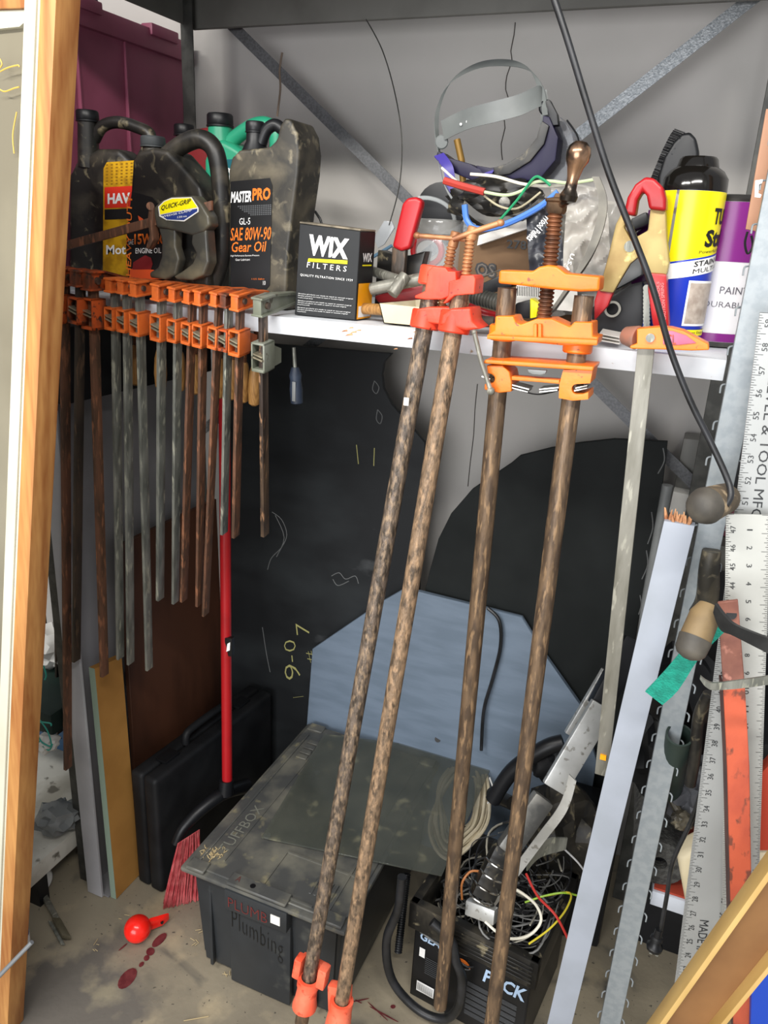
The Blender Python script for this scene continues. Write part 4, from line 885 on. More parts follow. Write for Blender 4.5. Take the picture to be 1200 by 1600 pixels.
t = MB().text('2.300 mm', quad(aY(277, 341, Yq - .0028), aY(292, 339, Yq - .0028), aY(277, 338, Yq - .0028)), 0).text('WEDGE CLAMP', quad(aY(254, 340, Yq - .0028), aY(300, 330, Yq - .0028), aY(254, 337, Yq - .0028)), 0); t.build('white_lettering', WHI, T)

# ================================================================== FILTER BOX
Yw = 1.235
T = thing('filter_box', 'small black oil filter carton with white lettering and a yellow stripe, on the shelf edge', 'box', aY(510, 495, Yw))
TL, TR, BR, BLc = aY(468, 349, Yw), aY(563, 361, Yw), aY(555, 499, Yw), aY(460, 488, Yw)
BR.z = BLc.z = ZS + .0005
MB().prism([BLc, BR, TR, TL], (.004, .055, 0), .0012, 1).build('carton', M('black_carton', '#131517', '#1a1c1e', 8, rough=.5), T)
off = V((.004, .055, 0))
MB().prism([TL, TR, TR + off, TL + off], (0, 0, .003), .0008, 1).build('lid_flap', M('worn_card_edge', '#8c8270', '#5a5448', 30, rough=.8), T)
def f(s, t): 
    a = BLc.lerp(BR, s); b = TL.lerp(TR, s); return a.lerp(b, t) + V((0, -.0016, 0))
t = MB().text('WIX', sub(f, .17, .675, .83, .90, .06), .05).text('FILTERS', sub(f, .17, .54, .82, .60, .1), .0, 1.5).text('QUALITY FILTRATION SINCE 1939', sub(f, .07, .435, .93, .465), .0, 1.2)
for k, (a, b) in enumerate(((.05, .95), (.05, .8), (.05, .3), (.05, .93), (.05, .85), (.05, .25), (.05, .92), (.05, .88), (.05, .2))):
    yy = .235 - .022 * k - .012 * (k // 3); t.text('filtration products are made to equal or exceed original', sub(f, a, yy, b, yy + .014), .0)
for v in t.bm.verts: pass
t.build('white_lettering', WHI, T)
t = MB(); pdecal(t, f, [(.18, .605), (.83, .625), (.83, .665), (.19, .640)]); t.build('yellow_stripe', YEL, T)
def fs_(s, t): 
    a = BR.lerp(BR + off, s); b = TR.lerp(TR + off, s); return a.lerp(b, t) + V((.0016, 0, 0))
t = MB(); decal(t, fs_, .03, .01, .97, .42); t.build('orange_panel', ORB, T)
t = MB(); decal(t, lambda s, q: fs_(s, q) + V((.0004, 0, 0)), .1, .03, .9, .16); t.text('WIX', lambda s, q: fs_(.2 + .6 * s, .66 + .1 * q), .03); t.build('side_label', WHI, T)
t = MB(); decal(t, fs_, .2, .615, .8, .63); t.build('side_stripe', YEL, T)

# ================================================================== MAGENTA TOTE ON THE NEXT SHELF
T = thing('magenta_tote', 'large magenta plastic tote on the next shelf at upper left, behind the oil jugs', 'storage box', (-1.5, 1.4, 1.46))
xm = -1.34
MB().prism([V((xm, .95, 1.47)), V((xm, 1.80, 1.47)), V((xm + .015, 1.83, 2.0)), V((xm + .015, .92, 2.0))], (-.36, 0, 0), .01, 3).build('tub', MAG, T)
t = MB(); t.box((xm - .36, .91, 1.975), (xm + .026, 1.845, 2.02), .005); 
for y in (1.0, 1.2, 1.42, 1.68): t.box((xm, y, 2.005), (xm + .032, y + .1, 2.03), .004)
t.build('rim', MAG, T)
t = MB()
for y in (1.02, 1.16, 1.30, 1.45, 1.60): t.box((xm + .004, y, 1.5), (xm + .0185, y + .005, 1.98), .002)
t.build('rib', MAG, T)
MB().ribbon([V((xm, 1.42, 2.02)), V((xm, 1.40, 2.05)), V((xm - .01, 1.44, 2.07)), V((xm - .01, 1.52, 2.06)), V((xm, 1.54, 2.02))], (.02, 0, 0), .003).build('strap_handle', BLK, T)
T = thing('adjoining_shelf', 'shelf board of the neighbouring bay at the far left carrying the magenta tote', 'shelf', (-1.6, 1.4, 0))
MB().box((-1.95, 1.0, 1.44), (-1.262, 1.76, 1.468), .002).build('board', WHITEP, T)
MB().box((-1.95, 1.73, 0), (-1.92, 1.76, 2.0)).build('post', GALVD, T); MB().box((-1.95, 1.0, 0), (-1.92, 1.03, 2.0)).build('post', GALVD, T)
MB().box((-1.95, 1.02, .10), (-1.262, 1.76, .15), .002).build('bottom_board', M('dusty_white_board', '#c8c6bc', '#a8a498', 9, rough=.7, c3='#6a665c', s3=20), T)
MB().box((-1.94, 1.06, 0), (-1.28, 1.09, .10)).build('black_front_strip', BLK, T)  # black strip across the gap under the low board
T = thing('wire_crate', 'blue plastic crate on the low board at the far left edge', 'crate', (-1.5, 1.5, .15))
t = MB(); t.box((-1.75, 1.40, .151), (-1.30, 1.41, .42)); t.box((-1.31, 1.40, .151), (-1.30, 1.7, .42)); t.box((-1.75, 1.40, .41), (-1.29, 1.42, .435), .003)
for i in range(6): t.box((-1.75 + .08 * i, 1.392, .151), (-1.74 + .08 * i, 1.40, .42))
for i in range(4): t.box((-1.75, 1.394, .19 + .06 * i), (-1.30, 1.402, .198 + .06 * i))
t.build('crate_wall', BLUEC, T)
tag(MB().blob(aZ(92, 1275, .20) , (.05, .05, .035), .5, 3, 2).build('grey_rag', GREY), 'crumpled grey rag on the low dusty board at far left', 'rag')
tag(MB().blob((-1.42, 1.32, .56), (.06, .06, .055), .4, 3, 9).build('white_rag', PAPER), 'crumpled white bag in the gap left of the front post', 'bag')
tag(MB().box((-1.75, 1.15, .44), (-1.275, 1.45, .50), .01).build('folded_tarp', M('dark_green_tarp', '#2c4038', '#1c2c28', 6, rough=.6)), 'dark green folded tarp in the gap left of the front post', 'tarp')
t = MB()
for pts in ([(62, 1125), (74, 1142), (80, 1165), (66, 1160), (60, 1150)], [(60, 1128), (78, 1130), (80, 1134)], [(68, 1040), (72, 1055), (70, 1062)], [(58, 1155), (75, 1172), (82, 1163)]):
    t.tube(PY(pts, 1.12), .0018, 6)
tag(t.build('teal_string', M('teal_string', '#3aa090', None, rough=.6)), 'loose teal string in the gap beside the pine stud', 'string')
tag(MB().blob(aY(72, 1160, 1.14), (.03, .03, .02), .4, 4, 4).build('cloth_scrap', PAPER), 'small white cloth scrap tied with teal string beside the pine stud', 'cloth')
# wall behind is seen above the tote

# ================================================================== FACE SHIELD
Yv = 1.47
T = thing('face_shield', 'violet welding face shield with a grey headband, upside down on the shelf clutter', 'face shield', aY(780, 300, Yv))
MB().ribbon([aY(686, 238, Yv - .03), aY(682, 200, Yv - .01), aY(686, 165, Yv + .02), aY(705, 127, Yv + .05), aY(745, 103, Yv + .06), aY(790, 98, Yv + .05), aY(826, 108, Yv + .02), aY(845, 138, Yv - .02), aY(852, 180, Yv - .04)],
            [V((0, .012, .0)), V((.004, .010, .002)), V((.004, .01, .006)), V((.004, .01, .010)), V((.0, .012, .012)), V((.0, .012, .012)), V((-.008, .012, .008)), V((-.012, .008, .002)), V((-.010, .008, .0))], .0015).build('head_strap', GREYS, T)
wv = aY(688, 180, Yv) - aY(694, 212, Yv)
hb = MB().ribbon([aY(692, 204, Yv - .03), aY(730, 186, Yv - .055), aY(775, 174, Yv - .065), aY(812, 164, Yv - .055), aY(845, 150, Yv - .03), aY(851, 165, Yv)], wv * .92, .0018).build('headband', GREYS, T)
t = MB()
for x, y in ((720, 194), (730, 190)): t.cyl(aY(x, y, Yv - .055), aY(x, y, Yv - .052), .0022, n=8)
t.build('rivet', WHI, hb)
MB().ribbon([aY(847, 140, Yv - .02), aY(852, 175, Yv - .025), aY(850, 195, Yv - .02)], (.014, .004, 0), .002).build('side_band', GREYS, T)
for x, y in ((690, 222), (853, 168)): MB().cyl(aY(x, y, Yv - .03), aY(x, y, Yv) , .012, n=18, ch=.002).build('pivot_knob', GREYS if x < 700 else BLK, T)
def cres(outer, inner, Y, dep, mat, name, bev=.003): return MB().prism(PY(outer + inner[::-1], Y), (0, dep, 0), bev, 2).build(name, mat, T)
cres([(848, 180), (846, 210), (828, 240), (800, 258), (765, 262), (742, 258)], [(858, 182), (872, 215), (868, 250), (845, 278), (800, 288), (760, 285)], Yv - .045, .10, VIOL, 'visor_shell')
cres([(846, 188), (838, 215), (818, 240), (790, 256), (770, 262)], [(858, 196), (850, 225), (828, 252), (796, 272), (772, 276)], Yv - .052, .02, BLKD, 'foam_pad')
cres([(684, 235), (700, 246), (735, 256), (745, 262), (765, 263)], [(680, 246), (692, 262), (720, 275), (745, 285), (770, 285)], Yv - .045, .05, VIOL, 'chin_edge')
MB().ribbon([aY(686, 242, Yv - .05), aY(700, 262, Yv - .06), aY(706, 290, Yv - .06), aY(722, 308, Yv - .06), aY(748, 292, Yv - .06), aY(765, 268, Yv - .05)], (.016, .004, .006), .003).build('violet_strap', VIOL2, T)
cres([(858, 155), (870, 178), (872, 195)], [(852, 158), (856, 180), (860, 196)], Yv - .04, .02, BLK, 'hinge_lug', .001)
ls = MB().ribbon([aY(884, 190, Yv), aY(902, 215, Yv - .03), aY(904, 250, Yv - .05), aY(892, 285, Yv - .05)], [V((.0, .10, 0))] * 4, .0012).prism(PY([(866, 188), (884, 190), (897, 202), (904, 228), (904, 256), (893, 286), (855, 292), (868, 245)], Yv + .0), (0, .0015, 0)).build('visor_lens', LENSM, T)
MB().tube([aY(886, 188, Yv - .05), aY(903, 215, Yv - .07), aY(905, 252, Yv - .09), aY(893, 285, Yv - .09)], .0015, 6).build('lens_rim', BLK, T)
MB().ribbon(PY([(686, 255), (695, 290), (712, 318), (730, 345), (745, 355)], Yv - .07), (.004, 0, -.010), .003).build('crown_strap', GREY, T)
T = thing('helmet_liner', 'black padded helmet liner with dusty straps beneath the violet face shield', 'helmet liner', aY(770, 340, 1.40))
MB().blob(aY(775, 315, 1.42), (.085, .05, .040), .25, 4, 3, 4).build('padding', BLKD, T)
MB().ribbon([aY(725, 320, 1.36), aY(760, 345, 1.35), aY(810, 340, 1.35), aY(850, 310, 1.36)], (0, .004, .014), .004).build('strap', BLKD, T)
MB().cyl(aY(788, 318, 1.355), aY(788, 316, 1.345), .011, n=16, ch=.002).build('snap', CHROME, T)
tag(MB().tube([aY(714, 218, 1.56), aY(721, 250, 1.56), aY(725, 300, 1.56)], .0065, 10, 0).build('brass_rod', M('dull_brass', '#8a6a30', None, rough=.5, metal=.3)), 'short brown dowel standing upright behind the face shield opening', 'rod')
# loose wires over the shield
wire([(690, 262), (720, 288), (745, 300)], 1.36, .0022, '#d8d4c4', 'bone', 'white wire running under the left side of the face shield')
wire([(735, 272), (775, 276), (820, 288), (870, 290), (930, 280)], 1.33, .0026, '#d2cfc4', 'bone', 'long off-white wire crossing in front of the violet visor')
wire([(694, 282), (720, 290), (757, 300)], 1.325, .0062, '#a8382e', 'brick', 'brick red cable sheath below the violet strap', 'cable_sheath')
wire([(757, 300), (790, 305), (815, 298), (835, 285), (860, 283), (890, 286), (932, 280)], 1.32, .0026, '#b8c8a0', 'sage', 'pale green wire leaving the red cable sheath')
wire([(780, 345), (810, 310), (834, 278), (848, 280), (860, 290)], 1.315, .0022, '#1f8a5a', 'green', 'dark green wire bent into a peak above the blue cable')
wire([(752, 302), (780, 322), (810, 325), (845, 300)], 1.33, .0018, '#b0a88c', 'dun', 'thin beige wire sagging above the blue cable')
wire([(726, 320), (730, 345), (748, 358), (790, 350), (840, 325), (872, 300)], 1.31, .0052, '#4a7ac8', 'blue', 'thick blue cable curving up towards the orange clamp screw', 'blue_cable')

# ================================================================== SHELF CLUTTER, MIDDLE
T = thing('spring_clamp', 'spring clamp with a red rubber handle standing left of the clear jar', 'clamp', aY(630, 440, 1.34), 'spring clamps')
MB().prism(PY([(612, 386), (628, 318), (636, 309), (650, 307), (659, 313), (658, 322), (640, 388), (626, 393)], 1.32), (0, .02, 0), .008, 3).build('red_handle', RED, T)
MB().prism(PY([(612, 385), (634, 390), (630, 440), (610, 440)], 1.325), (0, .014, 0), .003).build('steel_leg', RUSTD, T)
T = thing('plastic_jar', 'clear wide-mouth plastic jar holding a red ring, behind the red pipe clamps', 'jar', aY(680, 440, 1.44))
cj = aY(682, 420, 1.43); cj.z = ZS + .001; tj = aY(686, 342, 1.43)
MB().lathe(cj, V((0, 0, 1)), [(0, .040), (.004, .045), (tj.z - cj.z - .035, .046), (tj.z - cj.z - .025, .040)], 28).build('jar_body', CLEAR, T)
MB().lathe(V((cj.x, cj.y, tj.z - .026)), V((0, 0, 1)), [(0, .043), (.002, .044), (.022, .044), (.025, .042)], 32).build('jar_lid', M('clear_lid', '#a8a8a4', '#8c8c88', 20, rough=.15, alpha=.6), T)
tag(MB().tube([aY(668 + 22 * math.cos(a * .63), 392 + 22 * math.sin(a * .63), 1.40) for a in range(10)], .006, 8, 4, True).build('red_ring', RED), 'red rubber ring inside the clear plastic jar', 'ring')
tag(MB().prism(PY([(632, 398), (654, 401), (653, 418), (632, 416)], 1.372), (0, .006, 0), .001).build('green_packet', M('green_packet', '#1f4a34', None, rough=.4)), 'small dark green packet leaning on the clear jar', 'packet')
T = thing('black_disc_lid', 'black round disc with a clear rim standing behind the clear jar', 'disc', aY(690, 340, 1.50))
MB().prism([aY(690 + 38 * math.cos(a * .2618), 322 + 38 * math.sin(a * .2618), 1.50) for a in range(24)], (0, .012, 0), .002).build('disc', BLK, T)
MB().tube([aY(662 + 48 * math.cos(math.radians(a)), 345 + 36 * math.sin(math.radians(a)), 1.48) for a in range(-100, 10, 12)], .004, 8).build('clear_rim', CLEAR, T)
T = thing('pipe_tee', 'galvanised tee-shaped pipe handle lying on the shelf right of the filter box', 'pipe fitting', aY(620, 450, 1.27))
MB().cyl(aY(583, 424, 1.33), aY(622, 437, 1.29), .0085, n=18, ch=.001).build('pipe_arm', STEEL_Y, T)
MB().cyl(aY(580, 452, 1.27), aY(668, 434, 1.27), .0105, n=18, ch=.001).build('pipe_arm', STEEL_Y, T)
MB().cyl(aY(612, 460, 1.24), aY(634, 430, 1.26), .010, n=18, ch=.001).build('pipe_arm', STEEL_Y, T)
T = thing('masonry_scoop', 'small beige metal scoop with a wooden handle on the shelf behind the left red clamp', 'scoop', aY(620, 495, 1.24))
o_ = [aY(592, 474, 1.225), aY(600, 497, 1.225), aY(648, 500, 1.225), aY(655, 480, 1.225)]
for q in o_[1:3]: q.z = ZS + .001
t = MB().prism(o_, (0, .0016, 0)); bk = [aY(592, 473, 1.225), aY(656, 480, 1.225), aY(662, 458, 1.30), aY(645, 461, 1.31)]
t.prism([o_[1], o_[2], o_[2] + V((.01, .07, .006)), o_[1] + V((.03, .07, .006))], (0, 0, .0016)); t.prism([o_[0] + V((.035, .075, .004)), o_[1] + V((.03, .07, 0)), o_[2] + V((.01, .07, 0)), o_[3] + V((.01, .075, .012))], (0, .0016, 0))
t.prism([o_[0], o_[1], o_[1] + V((.03, .07, 0)), o_[0] + V((.035, .075, .004))], (.0016, 0, 0)); t.build('scoop_pan', CREAM, T)
MB().cyl(aY(600, 484, 1.25), aY(566, 482, 1.26), .0095, n=14, ch=.001).build('handle', TAN, T)
tag(MB().prism(PY([(583, 462), (640, 448), (680, 438), (690, 448), (660, 470), (590, 474)], 1.33), (0, .03, 0), .006).build('red_tool_handle', DRED), 'dark red tool handle under the tee-shaped pipe', 'handle')
tag(MB().prism([aY(584, 480, 1.36), aY(645, 470, 1.36), aY(665, 392, 1.36), aY(628, 402, 1.36), aY(590, 390, 1.40)], (0, .04, 0), .004).build('dark_tool_pouch', BLKD), 'dark cloth tool pouch behind the tee-shaped pipe', 'pouch')
T = thing('wire_bracket', 'small clear plastic hook on the end of a thin wire at the back wall', 'bracket', aY(595, 380, 1.66))
MB().prism(PY([(584, 372), (600, 345), (612, 346), (616, 356), (600, 382), (590, 388)], 1.66), (0, .006, 0), .001).build('hook', M('clear_bracket', '#c0c4c8', None, rough=.15, alpha=.7), T)
MB().tube(PY([(572, 30), (598, 80), (618, 150), (628, 220), (624, 290), (608, 352)], 1.66), .0013, 6).build('wire', GALVD, T)
tag(MB().tube(PY([(441, 82), (437, 110), (438, 140), (433, 182)], 1.64), .0022, 6).build('bent_nail_wire', M('brown_wire', '#6a5a4c', None, rough=.6)), 'short brown wire sticking up behind the gear oil jug', 'wire')
tag(MB().tube(PY([(492, 330), (500, 342), (503, 352)], 1.45), .0025, 6).build('black_lead', HOSEM), 'short black lead curving down behind the filter box', 'wire')
tag(MB().cyl(aY(582, 402, 1.50), aY(612, 384, 1.54), .0035, n=8).build('blue_wire_rod', M('slate_blue_rod', '#5c7c94', None, rough=.4)), 'slate blue rod end poking up beside the filter box', 'rod')
# boxes and bags
T = thing('cardboard_carton', 'brown cardboard carton printed 2781 behind the orange pipe clamp', 'carton', aY(790, 450, 1.42))
q = PY([(700, 470), (700, 385), (745, 362), (850, 335), (905, 335), (905, 470)], 1.42)
for k in (0, 5): q[k].z = ZS + .001
MB().prism(q, (0, .12, 0), .002).build('carton', CARD, T)
MB().prism(PY([(745, 384), (748, 368), (852, 332), (852, 348)], 1.405), (0, .02, 0), .001).build('flap', PAPER, T, label='pale grey flap')
t = MB().text('2781', quad(aY(792, 388, 1.4185), aY(830, 391, 1.4185), aY(792, 374, 1.4185)), .02).text('OS', quad(aY(742, 432, 1.4185), aY(776, 436, 1.4185), aY(742, 408, 1.4185)), .09).build('printing', INK, T)
t = MB().text('OS', quad(aY(745, 430, 1.4178), aY(773, 433, 1.4178), aY(745, 411, 1.4178)), .0).build('printing_fill', M('faded_print', '#6a625a', None, rough=.7), T)
T = thing('pellet_bag', 'crumpled black bag printed Wood Pellets hanging behind the orange clamp screw', 'bag', aY(845, 420, 1.36))
MB().sheet(aY(828, 425, 1.36), aY(885, 430, 1.36), aY(872, 318, 1.38), aY(822, 322, 1.38), 20, 26, .008, 26, 3).build('film', BAGK, T)
MB().text('Wood Pellets', quad(aY(853, 335, 1.34), aY(822, 372, 1.34), aY(862, 343, 1.34)), .02).text('U.S.A.', quad(aY(892, 395, 1.335), aY(882, 425, 1.335), aY(898, 398, 1.335)), .02).build('printing', WHI, T)
T = thing('plastic_bag', 'crumpled clear plastic bag filling the space behind the curved steel bar', 'bag', aY(900, 460, 1.40))
MB().sheet(aY(862, 500, 1.38), aY(985, 480, 1.40), aY(985, 330, 1.43), aY(862, 300, 1.43), 44, 50, .022, 15, 8).build('film', BAGC, T)
MB().sheet(aY(880, 440, 1.35), aY(960, 450, 1.36), aY(945, 300, 1.38), aY(885, 290, 1.38), 36, 40, .014, 22, 4).build('film', BAGC, T)
T = thing('white_paper_bag', 'white paper label sheet lying on the shelf behind the orange yoke', 'paper', aY(870, 480, 1.33))
MB().sheet(aY(800, 480, 1.30), aY(905, 490, 1.30), aY(900, 450, 1.36), aY(808, 440, 1.36), 14, 10, .004, 20, 2).build('paper', PAPER, T)
t = MB(); fb = quad(aY(808, 462, 1.30), aY(846, 464, 1.30), aY(808, 447, 1.30)); [decal(t, fb, i / 14, 0, i / 14 + .04, 1) for i in range(14)]; t.build('barcode', INK, T)
tag(MB().thread(aY(738, 462, 1.285), aY(800, 478, 1.27), .0135, .0055, .002, 18).build('ribbed_hose', M('grey_black_hose', '#3c3c38', '#55554e', 20, rough=.5)), 'short ribbed grey-black hose between the two clamp pairs', 'hose')
T = thing('locking_pliers', 'red handled pliers with a black grip lying between red and orange clamps', 'pliers', aY(760, 490, 1.24))
MB().tube([aY(733, 478, 1.23), aY(755, 487, 1.23), aY(778, 493, 1.24)], .005, 10).tube([aY(735, 488, 1.22), aY(755, 493, 1.225), aY(776, 499, 1.23)], .005, 10).build('red_handle', RED, T)
MB().cyl(aY(737, 502, 1.215), aY(772, 503, 1.22), .0085, n=16, ch=.001).build('black_grip', RUBG, T)
T = thing('tape_measure', 'black and yellow tape measure behind the left orange pipe', 'tape measure', aY(820, 495, 1.30))
MB().prism(PY([(804, 474), (828, 468), (834, 480), (830, 498), (806, 498)], 1.285), (0, .04, 0), .005).build('black_case', BLK, T)
MB().prism(PY([(828, 466), (842, 474), (838, 496), (828, 498)], 1.284), (0, .042, 0), .002).build('yellow_side', YEL, T)
tag(MB().tube(PY([(742, 437), (765, 428), (782, 422)], 1.25), .0012, 6, 0).build('thin_wire_rod', CHROME), 'thin bright wire between the red jaws and the orange yoke', 'wire')
tag(MB().prism(PY([(742, 448), (785, 428), (800, 436), (800, 448), (760, 460)], 1.34), (0, .04, 0), .003).build('black_pouch', BLK), 'black pouch behind the ribbed hose', 'pouch')
T = thing('paper_clips', 'small tangle of wire clips on the shelf edge left of the red clamp', 'clips', aY(635, 500, 1.22))
t = MB()
for k in range(4): t.tube([aZ(630 + k * 5 + 4 * math.cos(a * 1.05), 499 + 2 * math.sin(a * 1.05), ZS + .002) for a in range(6)], .0008, 5, 4, True)
t.build('wire_loop', BLK, T)
# curved bar
tag(MB().ribbon([aY(931, 276, 1.27), aY(942, 310, 1.27), aY(938, 350, 1.265), aY(920, 400, 1.26), aY(892, 445, 1.25), aY(862, 488, 1.24)], [V((.011, 0, 0)), V((.012, 0, 0)), V((.013, 0, .001)), V((.013, 0, .006)), V((.011, 0, .008)), V((.010, 0, .008))], .006).build('curved_steel_bar', M('grey_worn_bar', '#5c5a54', '#76736a', 18, rough=.45, metal=.4)),
    'curved grey steel bar leaning between the orange screw and the big spring clamp', 'bar')
# big spring clamp
T = thing('spring_clamp', 'large brass-coloured spring clamp with red rubber tips, beside the spray can', 'clamp', aY(1020, 540, 1.24), 'spring clamps')
BRASS = M('worn_brass_plate', '#a08e5c', '#80663c', 12, .45, .7, .42, .45, c3='#c8b878', s3=30)
MB().prism(PY([(975, 325), (962, 350), (950, 400), (938, 445), (936, 455), (958, 458), (968, 440), (985, 412), (1000, 400), (996, 392), (975, 355), (984, 330)], 1.235), (0, .018, 0), .003).build('left_plate', BRASS, T)
MB().prism(PY([(1016, 325), (1040, 328), (1042, 372), (1046, 410), (1042, 430), (1012, 428), (1008, 408), (990, 396), (985, 375), (1012, 360)], 1.235), (0, .022, 0), .003).build('right_plate', BRASS, T)
MB().prism(PY([(974, 334), (980, 308), (992, 288), (1008, 276), (1022, 278), (1036, 292), (1041, 310), (1041, 330), (1014, 327), (1010, 306), (1004, 298), (996, 312), (992, 338)], 1.225), (0, .036, 0), .006, 3).build('red_handle_cover', RED, T)
MB().prism(PY([(1012, 426), (1042, 428), (1043, 455), (1046, 512), (1020, 512), (1012, 455)], 1.228), (0, .028, 0), .005).build('red_handle_cover', RED, T)
MB().prism(PY([(936, 447), (960, 453), (950, 478), (928, 502), (928, 470)], 1.24), (0, .016, 0), .004).build('red_tip', RED, T)
MB().cyl(aY(984, 385, 1.232), aY(984, 385, 1.262), .008, n=14).build('pivot_pin', STEEL, T)
t = MB().text('WORK TOOLS', quad(aY(1034, 500, 1.2265), aY(1030, 440, 1.2265), aY(1030, 500, 1.2265)), 0).text('CAUTION SPRING', quad(aY(1041, 500, 1.2265), aY(1037, 442, 1.2265), aY(1036, 500, 1.2265)), 0).build('printing', M('pink_print', '#e08080', None, rough=.5), T)
# black case with socket
T = thing('black_socket_case', 'black plastic case with a round steel socket in its end, behind the twin clamp', 'case', aY(965, 525, 1.33))
q = PY([(925, 515), (925, 480), (985, 445), (1005, 440), (1008, 525)], 1.30)
for k in (0, 4): q[k].z = ZS + .001
MB().prism(q, (0, .08, 0), .004).build('case', BLK, T)
MB().ringtube(aY(957, 483, 1.285), aY(957, 483, 1.30), .0125, .009).build('steel_socket', STEEL_Y, T)
MB().prism(PY([(930, 470), (985, 440), (1003, 430), (1003, 395), (965, 395), (945, 430)], 1.345), (0, .05, 0), .004).build('dark_lid', GREY, T)
t = MB(); [t.cyl(aY(1010, 450 + k * 6, 1.262), aY(1014, 450 + k * 6, 1.30), .005, n=10) for k in range(11)]
tag(t.build('coil_spring', STEEL), 'grey ribbed spring standing just left of the red clamp leg', 'spring')
tag(MB().prism(PY([(975, 395), (990, 360), (1015, 350), (1010, 330), (980, 345), (955, 395)], 1.41), (0, .05, 0), .005).build('dark_glove', BLK), 'dark glove behind the big spring clamp', 'glove')
# folded leaflet
t = MB()
for k in range(3): t.prism([aY(936, 522 + k * 5, 1.205) , aY(968, 528 + k * 5, 1.205), aY(972, 520 + k * 5, 1.245), aY(942, 514 + k * 5, 1.245)], (0, 0, .0006))
tag(t.build('folded_leaflet', PAPER), 'folded white leaflet on the shelf edge left of the pink-headed clamp', 'leaflet')
# brush
T = thing('scrub_brush', 'black oval scrub brush standing behind the spray can', 'brush', aY(1050, 320, 1.42))
oo = [(1032, 330), (1026, 300), (1028, 275), (1038, 245), (1052, 222), (1066, 208), (1078, 206), (1088, 216), (1092, 235), (1094, 300), (1080, 330)]
MB().prism(PY(oo, 1.42), (0, .03, 0), .006, 3).build('brush_block', BLK, T)
t = MB()
for i in range(44):
    u_ = i / 43; p0 = aY(1070 - 44 * u_ ** .8, 208 + 95 * u_, 1.42 + random.uniform(0, .02)); p1 = aY(1060 - 44 * u_ ** .8 - 6, 202 + 95 * u_, 1.42 + random.uniform(0, .02)); t.cyl(p0, p1, .0011, n=5)
t.build('bristles', BLK, T, kind='stuff')
# spray can
Yc = 1.32; xc = aY(1084, 300, Yc); rC = .0455; zt = xc.z; ctr = V((xc.x, Yc, 0))
T = thing('spray_can', 'yellow and blue aerosol can with a black cap at the right end of the shelf', 'spray can', (ctr.x, ctr.y, ZS))
MB().lathe((ctr.x, ctr.y, ZS + .001), V((0, 0, 1)), [(0, rC - .002), (.003, rC), (zt - ZS - .001, rC)], 48).build('can_body', BLUEI, T)
MB().lathe((ctr.x, ctr.y, zt), V((0, 0, 1)), [(0, rC + .0005), (.018, rC - .0005), (.028, rC - .008), (.033, rC - .016), (.044, rC - .019), (.047, rC - .022), (.048, .002)], 40).build('cap', M('gloss_black_cap', '#141210', None, rough=.12), T)
MB().prism([V((ctr.x - .020, ctr.y - .022, zt + .03)), V((ctr.x + .0, ctr.y - .026, zt + .03)), V((ctr.x + .0, ctr.y - .022, zt + .047)), V((ctr.x - .014, ctr.y - .020, zt + .047))], (0, .014, 0), .002).build('cap_trigger', M('gloss_black_cap', '#141210'), T)
base_a = math.atan2(-(ctr.y), -(ctr.x))            # facing the camera
def cylmap(c, r, a_mid, zlo, zhi, spread):       # s left->right, t bottom->top
    def f(s, t, e=.0005):
        a = a_mid + (s - .5) * spread; return V((c.x + (r + e) * math.cos(a), c.y + (r + e) * math.sin(a), zlo + (zhi - zlo) * t))
    return f
HC = zt - ZS
fc = cylmap(ctr, rC, base_a, ZS, zt, math.pi)
def cyldecal(mb, f, s0, t0, s1, t1, e, n=20, sl=0, both=False):
    rows = [(mb.bm.verts.new(f(s0 + (s1 - s0) * i / n, t0 + sl * i / n, e)), mb.bm.verts.new(f(s0 + (s1 - s0) * i / n, t1 + (sl * i / n if both else 0), e))) for i in range(n + 1)]
    for (a, b), (c, d) in zip(rows, rows[1:]): mb.bm.faces.new((a, c, d, b))
t = MB(); cyldecal(t, fc, -.1, .59, .36, .998, .0005); t.build('yellow_label', YEL, T)
t = MB(); cyldecal(t, fc, .36, .55, 1.15, .998, .0005, 24, .10); t.build('yellow_label', YEL, T)
t = MB(); cyldecal(t, fc, .62, .085, 1.1, .125, .0010, 14); t.build('yellow_strip', YEL, T)
t = MB(); cyldecal(t, fc, .36, .44, 1.15, .54, .0008, 24, .10, True); t.build('white_band', WHI, T)
rows = None
t = MB(); cyldecal(t, fc, .36, .54, 1.15, .552, .0008, 24, .10, True); t.build('blue_line', BLUEI, T)
t = MB(); cyldecal(t, fc, .335, 0, .365, .998, .0012, 4); t.build('silver_seam', SILV, T)
t = MB(); cyldecal(t, fc, .60, .15, 1.0, .445, .0012, 14); t.build('picture_panel', WHI, T)
t = MB(); cyldecal(t, fc, .62, .165, 1.0, .43, .0016, 14); t.build('seat_picture', M('beige_seat_picture', '#b8aca0', '#9a8c80', 60, rough=.4), T)
t = MB().text('TUFF', lambda s, q: fc(.75 + .32 * s, .80 + .10 * q, .0016), .04).text('Stuff', lambda s, q: fc(.69 + .42 * s, .655 + .11 * q + .02 * s, .0016), .04).text('Powerful Foam', lambda s, q: fc(.65 + .4 * s, .615 + .02 * q + .03 * s, .0016), 0)
t.text('STAIN REMOVER', lambda s, q: fc(.62 + .75 * s, .53 + .035 * q + .09 * s, .0016), .02).text('MULTI-PURPOSE', lambda s, q: fc(.62 + .75 * s, .487 + .03 * q + .09 * s, .0016), 0).text('Heavy Duty Foam', lambda s, q: fc(.64 + .4 * s, .095 + .02 * q, .0016), 0)
t.build('black_lettering', INK, T)
t = MB().text('6220', lambda s, q: fc(.72 + .12 * s, .045 + .02 * q, .0016), 0).build('white_lettering', WHI, T)
